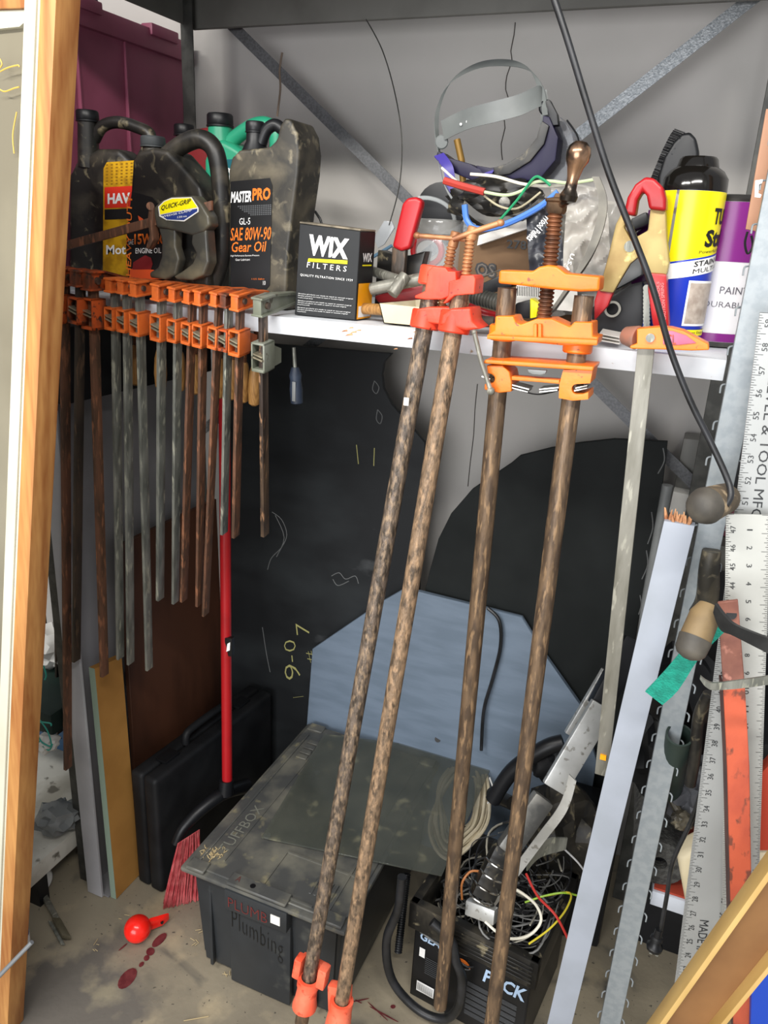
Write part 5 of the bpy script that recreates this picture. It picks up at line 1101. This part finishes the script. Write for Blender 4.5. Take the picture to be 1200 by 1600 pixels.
# purple paint can
Yc = 1.40; xc = aY(1150, 318, Yc); rP = .062; ctr = V((xc.x, Yc, 0)); zt = xc.z
T = thing('paint_can', 'purple and white paint can at the right end of the shelf, behind the galvanised post', 'paint can', (ctr.x, ctr.y, ZS))
MB().lathe((ctr.x, ctr.y, ZS + .001), V((0, 0, 1)), [(0, rP), (zt - ZS, rP)], 48).build('can_body', M('white_can_label', '#dcdadc', None, rough=.35), T)
MB().lathe((ctr.x, ctr.y, zt), V((0, 0, 1)), [(0, rP + .001), (.004, rP + .002), (.008, rP), (.010, rP - .006)], 48).build('lid', M('dark_tin_lid', '#3c3a38', None, rough=.35, metal=.6), T)
MB().lathe((ctr.x, ctr.y, ZS - .0), V((0, 0, 1)), [(.001, rP + .001), (.006, rP + .0015), (.008, rP)], 48).build('bottom_rim', GALVD, T)
fp = cylmap(ctr, rP, math.atan2(-ctr.y, -ctr.x), ZS, zt, math.pi)
for a_, b_ in ((.60, .998), (.04, .10)): t = MB(); cyldecal(t, fp, -.2, a_, 1.2, b_, .0006, 40); t.build('purple_band', PURP, T)
t = MB().text('PAINT', lambda s, q: fp(.50 + .22 * s, .38 + .05 * q, .0012), 0).text('DURABLE', lambda s, q: fp(.40 + .32 * s, .285 + .04 * q, .0012), -.01).build('lettering', M('grey_print', '#55525a', None, rough=.5), T)
t = MB().text('INTERIOR', lambda s, q: fp(.62 + .2 * s, .90 + .03 * q, .0012), 0).build('white_lettering', WHI, T)
tag(MB().lathe(V((aY(1020, 360, 1.47).x, 1.47, ZS + .001)), V((0, 0, 1)), [(0, .035), (.004, .037), (.15, .037), (.16, .03), (.18, .012), (.2, .012)], 28).build('purple_bottle', M('plum_plastic', '#5a1a5c', None, rough=.35)), 'plum purple bottle behind the big spring clamp', 'bottle')
# wood slat by the post
T = thing('wood_slat', 'pinkish wooden slat hanging behind the top of the galvanised post', 'slat', aY(1175, 362, 1.24))
MB().prism(PY([(1197, 170), (1225, 170), (1186, 362), (1165, 358)], 1.24), (0, .018, 0), .001).build('slat', PINKM, T)
MB().tube(PY([(1168, 362), (1164, 380), (1168, 396), (1176, 385), (1174, 368)], 1.235), .0018, 6).build('clip', BLK, T)
MB().prism(PY([(1180, 282), (1192, 280), (1191, 286), (1186, 288), (1185, 302), (1190, 304), (1188, 309), (1179, 308)], 1.165), (0, .003, 0), .0005).build('white_hook', WHI, T)

# ================================================================== RIGHT FOREGROUND
T = thing('bow_rod', 'long thin black flexible rod bent down to a leather-wrapped grip in front of the post', 'rod tool', aY(1110, 815, 1.0))
MB().tube([aY(858, -25, 1.05), aY(886, 60, 1.05), aY(918, 165, 1.05), aY(952, 272, 1.05), aY(988, 365, 1.05), aY(1020, 450, 1.05), aY(1047, 545, 1.06), aY(1078, 625, 1.06), aY(1110, 690, 1.06), aY(1135, 745, 1.05), aY(1142, 772, 1.04), aY(1134, 790, 1.03)], .0042, 10).build('rod', HOSEM, T)
a, b_ = aY(1098, 792, 1.02), aY(1134, 778, 1.08)
MB().lathe(a - (b_ - a).normalized() * .012, b_ - a, [(0, .006), (.004, .015), (.012, .021), (.022, .0235), ((b_ - a).length + .01, .020), ((b_ - a).length + .02, .016)], 24).build('grip', CORK, T)
MB().lathe(a - (b_ - a).normalized() * .0135, b_ - a, [(0, .006), (.004, .0158), (.012, .0218), (.022, .0243)], 24).build('rubber_tip', RUBG, T)
# second grip with strap
T = thing('leather_grip_tool', 'worn yellow-brown leather grip with a bent black steel arm, right of the white plank', 'hand tool', aY(1075, 1035, .96))
a, b_ = aY(1074, 1028, .94), aY(1108, 945, .98); dd = (b_ - a)
MB().lathe(a, dd, [(0, .006), (.004, .014), (.010, .018), (.02, .0195), (dd.length * .8, .0185), (dd.length, .012)], 24, u=right).build('grip', M('tan_leather_grip', '#7c6848', '#65543c', 18, rough=.6, c3='#b08c44', s3=20), T)
MB().lathe(a - dd.normalized() * .001, dd, [(0, .006), (.004, .0148), (.010, .0188), (.028, .0203)], 24).build('rubber_tip', RUBG, T)
MB().ribbon([aY(1118, 950, .95), aY(1130, 972, .94), aY(1150, 985, .93), aY(1205, 1010, .91)], [V((.0, 0, .012)), V((0, 0, .020)), V((0, 0, .014)), V((0, 0, .018))], .005).build('steel_arm', M('black_steel', '#2c2d2e', '#3c3d3e', 20, rough=.35, metal=.5), T)
tag(MB().ribbon([aY(1022, 1090, 1.05), aY(1050, 1062, 1.03), aY(1082, 1018, 1.01), aY(1122, 972, 1.0)], [aY(1013, 1082, 1.05) - aY(1040, 1103, 1.05), aY(1040, 1045, 1.03) - aY(1062, 1075, 1.03), aY(1075, 1010, 1.0) - aY(1096, 1030, 1.0), aY(1110, 955, 1.0) - aY(1130, 985, 1.0)], .003, 3).build('webbing_strap', TEAL),
    'teal green webbing strap beside the leather grip', 'strap')
tag(MB().ribbon([aY(1094, 1058, .93), aY(1104, 1068, .93), aY(1118, 1072, .93), aY(1160, 1068, .92), aY(1210, 1061, .91)], [V((0, 0, .004)), V((0, 0, .008)), V((0, 0, .010)), V((0, 0, .012)), V((0, 0, .012))], .004).build('steel_hook', STEEL),
    'grey steel hook crossing in front of the red painted bar', 'hook')
# white plank
T = thing('white_plank', 'white painted plank with a splintered top leaning against the right post', 'plank', aY(900, 1600, 1.12))
a, b_ = aY(1062, 815, 1.145), aY(874, 1600, 1.12); dd = (b_ - a).normalized(); b2 = b_ + dd * .12
wv = (aY(1083, 815, 1.145) - aY(1040, 812, 1.145)); MB().bar(a, b2, V((.042, 0, 0)), (0, .018, 0), .001).build('plank', M('white_plank_paint', '#959ba6', '#8c929b', 8, rough=.45), T)
t = MB()
for k in range(16): 
    p0 = a + V((random.uniform(-.019, .019), random.uniform(-.007, .007), -.004)); t.lathe(p0, V((random.uniform(-.3, .3), random.uniform(-.2, .2), 1)), [(0, .003), (.01, .0022), (random.uniform(.012, .022), .0006)], 5)
t.build('splintered_end', RAWW, T)
# rulers
def ruler(pts, Y, mat, name, label, nums, xo, words_=None, n_in=32, flip=False, tick_r=True):
    T = thing('straightedge_ruler', label, 'ruler', aY(*pts[2], Y[1]))
    q = [aY(*pts[0], Y[0]), aY(*pts[1], Y[0]), aY(*pts[2], Y[1]), aY(*pts[3], Y[1])]     # TL TR BR BL
    MB().prism(q, (0, .003, 0), .0006, 1).build('blade', mat, T)
    def f(s, t): return q[3].lerp(q[2], s).lerp(q[0].lerp(q[1], s), t) + V((0, -.0007, 0))
    H = (q[0] - q[3]).length; W = (q[1] - q[0]).length; inch = .0254
    tk = MB()
    k = 0
    while k * inch / 8 < H:
        ln = (6, 2, 3, 2, 4, 2, 3, 2)[k % 8] * .0016; t0 = 1 - k * inch / 8 / H; hw = .00025 / H
        decal(tk, f, .004, t0 - hw, .004 + ln / W, t0 + hw)
        if tick_r: decal(tk, f, 1 - ln / W, t0 - hw, .996, t0 + hw)
        k += 1
    return T, f, tk, H, W
INKM = M('engraved_black', '#26282a', None, rough=.5)
T, f, tk, H, W = ruler([(1187, 488), (1262, 492), (1122, 1610), (1046, 1600)], (1.085, 1.085), ALUD, 'ruler', 'long aluminium straightedge with inch marks up the right edge of the scene', None, 0)
k0 = None
def vtxt(tk, f, body, s, t, w_, h_, W, H, flip=False):   # text turned on its side, centred at (s,t)
    sg = -1 if flip else 1
    tk.text(body, lambda a, b: f(s + sg * (.5 - b) * h_ / W, t + sg * (a - .5) * w_ / H), .0)
def tpos(f, H, py, side=0.0):                    # parameter t whose pixel row is py
    lo, hi = -.2, 1.2
    for _ in range(30):
        m = (lo + hi) / 2; p = f(side, m) - CAM; c = RW.inverted() @ p; yy = 800 + FPX * c.y / c.z
        if yy > py: lo = m
        else: hi = m
    return (lo + hi) / 2
t57 = tpos(f, H, 578); t23 = tpos(f, H, 1512)
for k in range(20, 62):
    t = t57 + (k - 57) / 34 * (t57 - t23)
    if 0 < t < 1: vtxt(tk, f, str(k), .20, t, .010, .0065, W, H)
for k in range(4, 46):
    t = tpos(f, H, 780) - (k - 10) / 34 * (t57 - t23)
    if 0 < t < 1: vtxt(tk, f, str(k), .80, t, .010, .0065, W, H, True)
vtxt(tk, f, 'LEVEL & TOOL MFG. CO.', .46, tpos(f, H, 730), .235, .011, W, H, True)
vtxt(tk, f, 'MADE IN U.S.A.', .45, tpos(f, H, 1480), .12, .010, W, H, True)
tk.build('engraved_scale', INKM, T)
T, f, tk, H, W = ruler([(1134, 803), (1204, 805), (1182, 1500), (1128, 1500)], (1.06, 1.06), ALU, 'ruler', 'shorter pale aluminium ruler hanging behind the red painted bar', None, 0)
for k in range(30, 48):
    t = tpos(f, H, 827 + (47 - k) * 29.3)
    if 0 < t < 1: vtxt(tk, f, str(k), .17, t, .010, .0065, W, H)
for k in range(1, 18):
    t = tpos(f, H, 827 + (k - 1) * 28)
    if 0 < t < 1: vtxt(tk, f, str(k), .55, t, .0018 if k == 1 else .005 if k < 10 else .010, .0065, W, H, True)
tk.build('engraved_scale', INKM, T)
# red painted bar
T = thing('painted_steel_bar', 'rusty red-orange painted steel bar with a hole near its top, at the right edge', 'bar', aY(1160, 1600, 1.0))
q = [aY(1121, 942, 1.02), aY(1153, 938, 1.02), aY(1171, 1200, 1.015), aY(1178, 1620, 1.0), aY(1146, 1620, 1.0), aY(1136, 1200, 1.015)]
MB().prism([q[0], q[1], aY(1164, 1075, 1.018), aY(1130, 1078, 1.018)], (0, .006, 0), .001, 1).build('rusty_end', RSTEEL2, T)
MB().prism([aY(1130, 1078, 1.018), aY(1164, 1075, 1.018), q[2], q[3], q[4], q[5]], (0, .006, 0), .001, 1).build('bar', ORSTEEL, T)
MB().prism([aY(1130, 1078, 1.02), q[5] + V((0, .002, 0)), q[4] + V((0, .002, 0)), q[4] + V((-.006, .04, 0)), q[5] + V((-.006, .04, 0)), aY(1130, 1078, 1.02) + V((-.006, .04, 0))], (.003, 0, 0)).build('angle_flange', M('dark_maroon_steel', '#4a2c28', '#5c3830', 20, rough=.6), T)
MB().cyl(aY(1143, 960, 1.019), aY(1143, 960, 1.0215), .0065, n=16).build('bolt_hole', BLK, T)
# lower right
T = thing('side_shelf', 'low white shelf to the right of the galvanised post', 'shelf', (.35, 1.4, .5))
MB().box((.072, 1.205, .485), (.75, 1.6, .516), .002).build('board', M('white_metal_shelf', '#c6ccd6', None, rough=.4), T)
MB().box((.074, 1.21, .517), (.74, 1.59, .521)).build('red_liner', M('red_liner', '#a8402c', None, rough=.7), T)
MB().box((.72, 1.205, 0), (.75, 1.235, 1.2)).build('post', GALVD, T); MB().box((.72, 1.57, 0), (.75, 1.6, 1.2)).build('post', GALVD, T)
T = thing('foam_roll', 'dark grey foam tube lying on the low white shelf right of the post', 'foam roll', aY(1030, 1370, 1.22))
a = aY(1036, 1322, 1.22); a.z = .521 + .046; b_ = aY(1002, 1235, 1.50); b_.z = .521 + .046
MB().ringtube(a, a + V((-.03, .36, 0)), .046, .013, 36).build('foam', FOAM, T)
MB().cyl(a + V((-.002, .02, 0)), a + V((-.03, .34, 0)), .0128).build('core', BLK, T)
tag(MB().box((.08, 1.60, .0), (.75, 1.66, 1.05)).build('shade_backing', BLK), 'dark backing sheet added to keep the gap behind the low shelf dark', 'board')  # added sheet standing in for the darkness behind the shelf
tag(MB().box((.20, 1.32, .522), (.70, 1.56, .80), .02).build('dark_filler_box', CASE), 'black toolbox on the low shelf, added to darken the gap behind the rulers', 'filler')  # box added so the lit wall does not show bright here
T = thing('black_carton', 'black box with circular white lettering behind the right post', 'box', (.2, 1.6, 1.07))
MB().box((.055, 1.50, 1.12), (.36, 1.62, 1.335), .003).build('carton', BLK, T); MB().box((.056, 1.499, 1.10), (.36, 1.62, 1.165), .002).build('maroon_base', M('maroon_card', '#4a1c28', None, rough=.5), T)
t = MB(); cc = aY(1150, 716, 1.497)
for i, ch in enumerate('BEADBUST'):
    an = math.radians(150 - i * 17) if i < 8 else 0; p = cc + V((math.cos(an) * .036, 0, math.sin(an) * .036)); u_ = V((math.sin(an), 0, -math.cos(an))) * .008; v_ = V((math.cos(an), 0, math.sin(an))) * .011
    t.text(ch, quad(p, p + u_, p + v_), .0)
for i in range(9):
    an = math.radians(200 + i * 15); p = cc + V((math.cos(an) * .036, 0, math.sin(an) * .036)); t.obox(p, V((math.cos(an), 0, math.sin(an))) * .004, V((math.sin(an), 0, -math.cos(an))) * .0016, (0, .0004, 0))
t.build('round_lettering', M('dim_white_print', '#8c8c8c', None, rough=.5), T)
tag(MB().box((.05, 1.45, 1.05), (.4, 1.64, 1.098), .003).build('upper_side_shelf', GALVD), 'dark shelf holding the black box behind the right post', 'shelf')
DG = M('dark_green_pipe', '#26332e', '#1c2622', 10, rough=.5)
tag(MB().ringtube(aY(1062, 1148, 1.16), aY(1045, 1235, 1.24), .021, .018, 20).build('green_pipe_end', DG), 'dark green plastic pipe end between the post and the rulers', 'pipe')
tag(MB().tube([aY(1108, 1085, 1.14), aY(1092, 1120, 1.15), aY(1086, 1180, 1.16), aY(1078, 1225, 1.17)], .0095, 10).build('black_bent_pipe', BLKD), 'bent black metal tube left of the long straightedge', 'tube')
tag(MB().tube([aY(1030, 1200, 1.24), aY(1050, 1250, 1.23), aY(1072, 1285, 1.22)], .007, 8).blob(aY(1066, 1282, 1.21), (.018, .018, .016), .4, 4).build('grimy_valve', BLKM), 'grimy valve fitting above the foam roll', 'valve')
tag(MB().tube([aY(1112, 860, 1.16), aY(1108, 890, 1.16), aY(1105, 935, 1.17), aY(1095, 960, 1.17)], .013, 12, r2=.018).build('grey_pipe_elbow', BLKM), 'dusty grey pipe elbow below the leather-wrapped rod grip', 'pipe')
tag(MB().blob(aY(1065, 1080, 1.30), (.06, .06, .09), .4, 2.5, 11).build('black_cloth', BLK), 'black cloth bundle between the post and the rulers', 'cloth')
tag(MB().blob(aY(1020, 1160, 1.36), (.05, .06, .10), .4, 2.5, 13).build('black_bundle', CASE), 'black bundle behind the galvanised post at mid height', 'bundle')
tag(MB().blob(aY(1092, 1235, 1.26), (.05, .04, .06), .5, 4, 21, 4).build('grey_plastic_wrap', M('dusky_plastic', '#55565a', '#2a2b2e', 14, .4, .6, .3)), 'crumpled grey plastic wrap above the beige jug', 'plastic wrap')
T = thing('power_plug', 'black two-prong plug hanging on its cord below the low white shelf', 'plug', aY(1030, 1510, 1.12))
MB().tube([aY(1110, 1180, 1.10), aY(1085, 1270, 1.11), aY(1052, 1345, 1.12), aY(1042, 1400, 1.12), aY(1032, 1456, 1.12)], .0035, 8).build('cord', HOSEM, T)
a = aY(1030, 1452, 1.12); MB().lathe(a, V((-.03, 0, -1)), [(0, .006), (.016, .007), (.018, .010), (.022, .011), (.024, .008), (.034, .010), (.038, .014), (.044, .013)], 12).build('plug_body', BLK, T)
for s in (-1, 1): MB().bar(a + V((s * .005, 0, -.043)), a + V((s * .005, 0, -.058)), (.0045, 0, 0), (0, .0015, 0)).build('prong', STEEL, T)
tag(MB().prism(PY([(1056, 1340), (1085, 1325), (1205, 1320), (1218, 1400), (1215, 1480), (1120, 1500), (1075, 1440)], 1.13), (0, .05, 0), .012, 3).build('beige_jug', CREAM), 'beige plastic jug behind the rulers at lower right', 'jug')
tag(MB().prism(PY([(1178, 1220), (1215, 1180), (1230, 1330), (1180, 1330)], 1.12), (0, .03, 0), .004).build('red_fabric', M('red_orange_fabric', '#b8402a', None, rough=.8)), 'red-orange fabric at the right edge beside the red painted bar', 'fabric')
tag(MB().prism(PY([(1175, 1490), (1230, 1450), (1240, 1640), (1170, 1640)], .98), (0, .03, 0), .006).build('blue_bucket', BLUET), 'bright blue bucket at the lower right corner', 'bucket')
# plywood angle board
T = thing('plywood_channel', 'tan wooden trough board with pale edges across the lower right corner', 'board', aY(1100, 1600, .84))
ya = .86
MB().prism([aY(1212, 1345, ya), aY(1212, 1478, ya), aY(1095, 1625, ya - .03), aY(1012, 1625, ya - .03)], (0, .008, 0)).build('face', PLY, T)
MB().bar(aY(1212, 1335, ya - .01), aY(1005, 1628, ya - .04), V((.008, 0, .006)), (0, .035, 0), .001).build('edge_strip', PLYE, T)
MB().bar(aY(1212, 1485, ya - .01), aY(1092, 1632, ya - .04), V((.007, 0, .005)), (0, .030, 0), .001).build('edge_strip', PLYE, T)
tag(MB().prism(PY([(1070, 1548), (1086, 1536), (1104, 1545), (1098, 1640), (1050, 1640)], .93), (0, .02, 0), .001).build('white_wood_block', M('raw_white_wood', '#dcd6ca', '#cfc8ba', 9, rough=.6, st=(1, 1, .2))), 'end of a white wooden strip below the plywood trough', 'board')

# ================================================================== LEFT FOREGROUND
T = thing('window_frame', 'pine stud frame around a cream painted glazed sash at the left edge', 'window', (-1.0, .8, 0))
Mt, Mb = aY(88, -12, .90), aY(12, 1600, .785); dd = (Mb - Mt).normalized(); Mb2 = Mb - dd * ((Mb.z - .002) / dd.z) if dd.z else Mb
Mt2 = Mt - dd * .03
for nm, x0, x1, y0, y1, mt in (('pine_stud', -.027, .0, 0, .043, PINE), ('cream_stile', -.058, -.0275, .004, .036, WTRIM)):
    MB().prism([Mt2 + V((x0, y0, 0)), Mt2 + V((x1, y0, 0)), Mt2 + V((x1, y1, 0)), Mt2 + V((x0, y1, 0))], Mb2 - Mt2, .0015, 2).build(nm, mt, T)
MB().prism([Mt2 + V((-.040, .000, 0)), Mt2 + V((-.034, .000, 0)), Mt2 + V((-.034, .01, 0)), Mt2 + V((-.040, .01, 0))], Mb2 - Mt2, .001, 1).build('stile_bead', WTRIM, T)
tp_ = Mt + V((-.058, 0, 0))
MB().prism([aY(30, 42, .91), aY(-160, 62, .91), aY(-160, 20, .91), aY(62, 14, .91)], (0, .03, 0), .002).build('cream_rail', WTRIM, T)
MB().prism([aY(62, 12, .905), aY(-160, 18, .905), aY(-160, -40, .905), aY(100, -40, .905)], (0, .04, 0), .002).build('pine_header', PINE, T)
g0 = Mt2 + V((-.055, .02, 0)); g1 = Mb2 + V((-.055, .02, 0))
MB().prism([g0, g1, g1 + V((-.35, 0, 0)), g0 + V((-.35, 0, 0))], (0, .004, 0)).build('glass_pane', GLASS, T)
t = MB()
for pts in ([(0, 112), (12, 106), (28, 102), (30, 105)], [(0, 140), (8, 143), (22, 138), (30, 136)], [(26, 175), (20, 210), (22, 240)], [(0, 92), (3, 100), (0, 106)]):
    t.tube([aY(a, b, .902) for a, b in pts], .0010, 5)
t.build('painted_reflection', M('painted_reflection', '#c8a850', None, rough=.5), T)  # yellow lines drawn on the pane in place of its reflections
tag(MB().cyl(aY(-30, 1555, .74), aY(50, 1472, .80), .0042, n=12).build('grey_wire_rod', M('grey_rod', '#84888c', None, rough=.4, metal=.4)), 'grey steel rod crossing in front of the pine stud near the floor', 'rod')
# floor objects, left
T = thing('locking_plier', 'old metal locking pliers lying on the concrete left of the red ball', 'pliers', aZ(85, 1430, 0))
MB().bar(aZ(68, 1398, .012), aZ(96, 1450, .012), (.018, .006, 0), (0, 0, .014), .004).build('jaw_body', STEEL_Y, T)
MB().bar(aZ(88, 1436, .013), aZ(104, 1466, .013), (.022, .008, 0), (0, 0, .016), .006).build('handle_end', M('brassy_steel', '#8a8268', '#6c6654', 14, rough=.4, metal=.5), T)
MB().bar(aZ(78, 1440, .006), aZ(98, 1476, .006), (.010, .004, 0), (0, 0, .008), .003).build('lower_handle', STEEL, T)
MB().cyl(aZ(60, 1390, .010), aZ(74, 1400, .012), .005, n=10).build('adjuster', STEEL, T)
T = thing('tape_roll', 'roll of tape with a silver face leaning near the pine stud foot', 'roll', aZ(50, 1400, 0))
a = aZ(56, 1376, .048); ar = V((.80, -.50, .25)).normalized(); MB().cyl(a, a - ar * .04, .040, n=32, ch=.002).build('roll', SILV, T); MB().cyl(a - ar * .041, a - ar * .05, .042, n=32).build('blue_rim', BLUEI, T)
T = thing('blue_tin', 'blue and white round tin on the floor peeking out from behind the pine stud', 'tin', aZ(35, 1480, 0))
a = aZ(26, 1480, .0); MB().lathe(a, V((0, 0, 1)), [(0, .030), (.052, .030)], 32).build('tin_body', NAVY, T); MB().lathe(a, V((0, 0, 1)), [(.012, .0305), (.036, .0305)], 32).build('white_label', WHI, T)
MB().lathe(a, V((0, 0, 1)), [(.052, .0305), (.056, .0305), (.057, .026)], 32).build('tin_lid', CREAM, T)
# red ball
T = thing('red_ball_float', 'shiny red plastic ball with a stubby squared neck lying on the concrete', 'ball', aZ(218, 1472, 0))
c0 = aZ(215, 1451, .031); t = MB().blob(c0, (.031, .031, .031), 0, 1, 0, 4); t.build('ball', REDB, T)
n1 = c0 + V((.020, .010, 0)); e1 = aZ(256, 1437, .024)
MB().prism([c0 + V((.012, .004, -.014)), e1 + V((0, -.006, -.014)), e1 + V((0, -.006, .010)), c0 + V((.012, .004, .016))], (.004, .022, 0), .003).build('neck', REDB, T)
MB().box(tuple(e1 + V((-.004, -.010, -.004))), tuple(e1 + V((.003, -.005, .002)))).build('slot', BLK, T)
t = MB()
def stain(pts): t.prism(PZ(pts, .0006), (0, 0, .0006))
def ell(cx, cy, a, b, an, n=14): return [(cx + a * math.cos(i * 6.283 / n) * math.cos(an) - b * math.sin(i * 6.283 / n) * math.sin(an), cy + a * math.cos(i * 6.283 / n) * math.sin(an) + b * math.sin(i * 6.283 / n) * math.cos(an)) for i in range(n)]
for e in ((249, 1469, 15, 6, -.75), (235, 1487, 7, 6, -.6), (229, 1497, 5, 4, -.8), (221, 1507, 5, 3, -.8), (199, 1529, 20, 10, -.85), (192, 1480, 9, 1.2, -.7)): stain(ell(*e))
tag(t.build('red_spill', DARKS), 'dark red spots spilled on the concrete below the red ball', 'spill')
t = MB()
for e in ((563, 1563, 14, 1.0, -.2), (600, 1585, 26, 1.2, .5), (590, 1580, 22, 1, .75), (614, 1573, 4, 3, 0), (560, 1565, 6, 1, .5)): t.prism(PZ(ell(*e), .0006), (0, 0, .0006))
tag(t.build('red_scribble', DARKS), 'thin red streaks on the floor right of the pipe clamp feet', 'spill')
t = MB()
for (px, py) in ((146, 1475), (148, 1482), (190, 1433), (300, 1480), (305, 1455), (307, 1470), (352, 1520), (360, 1523)):
    for k in range(2):
        a = aZ(px + random.uniform(-5, 5), py + random.uniform(-6, 6), .003); an = random.uniform(0, 3.14); L_ = random.uniform(.006, .016)
        t.tube([a, a + V((math.cos(an) * L_, math.sin(an) * L_, .002))], .0009, 4, 0)
t.tube([aZ(287, 1595, .002), aZ(326, 1588, .002)], .0012, 4, 0)
tag(t.build('straw_bits', STRAW), 'bits of straw and wood shavings scattered on the concrete', 'debris', None, 'stuff')
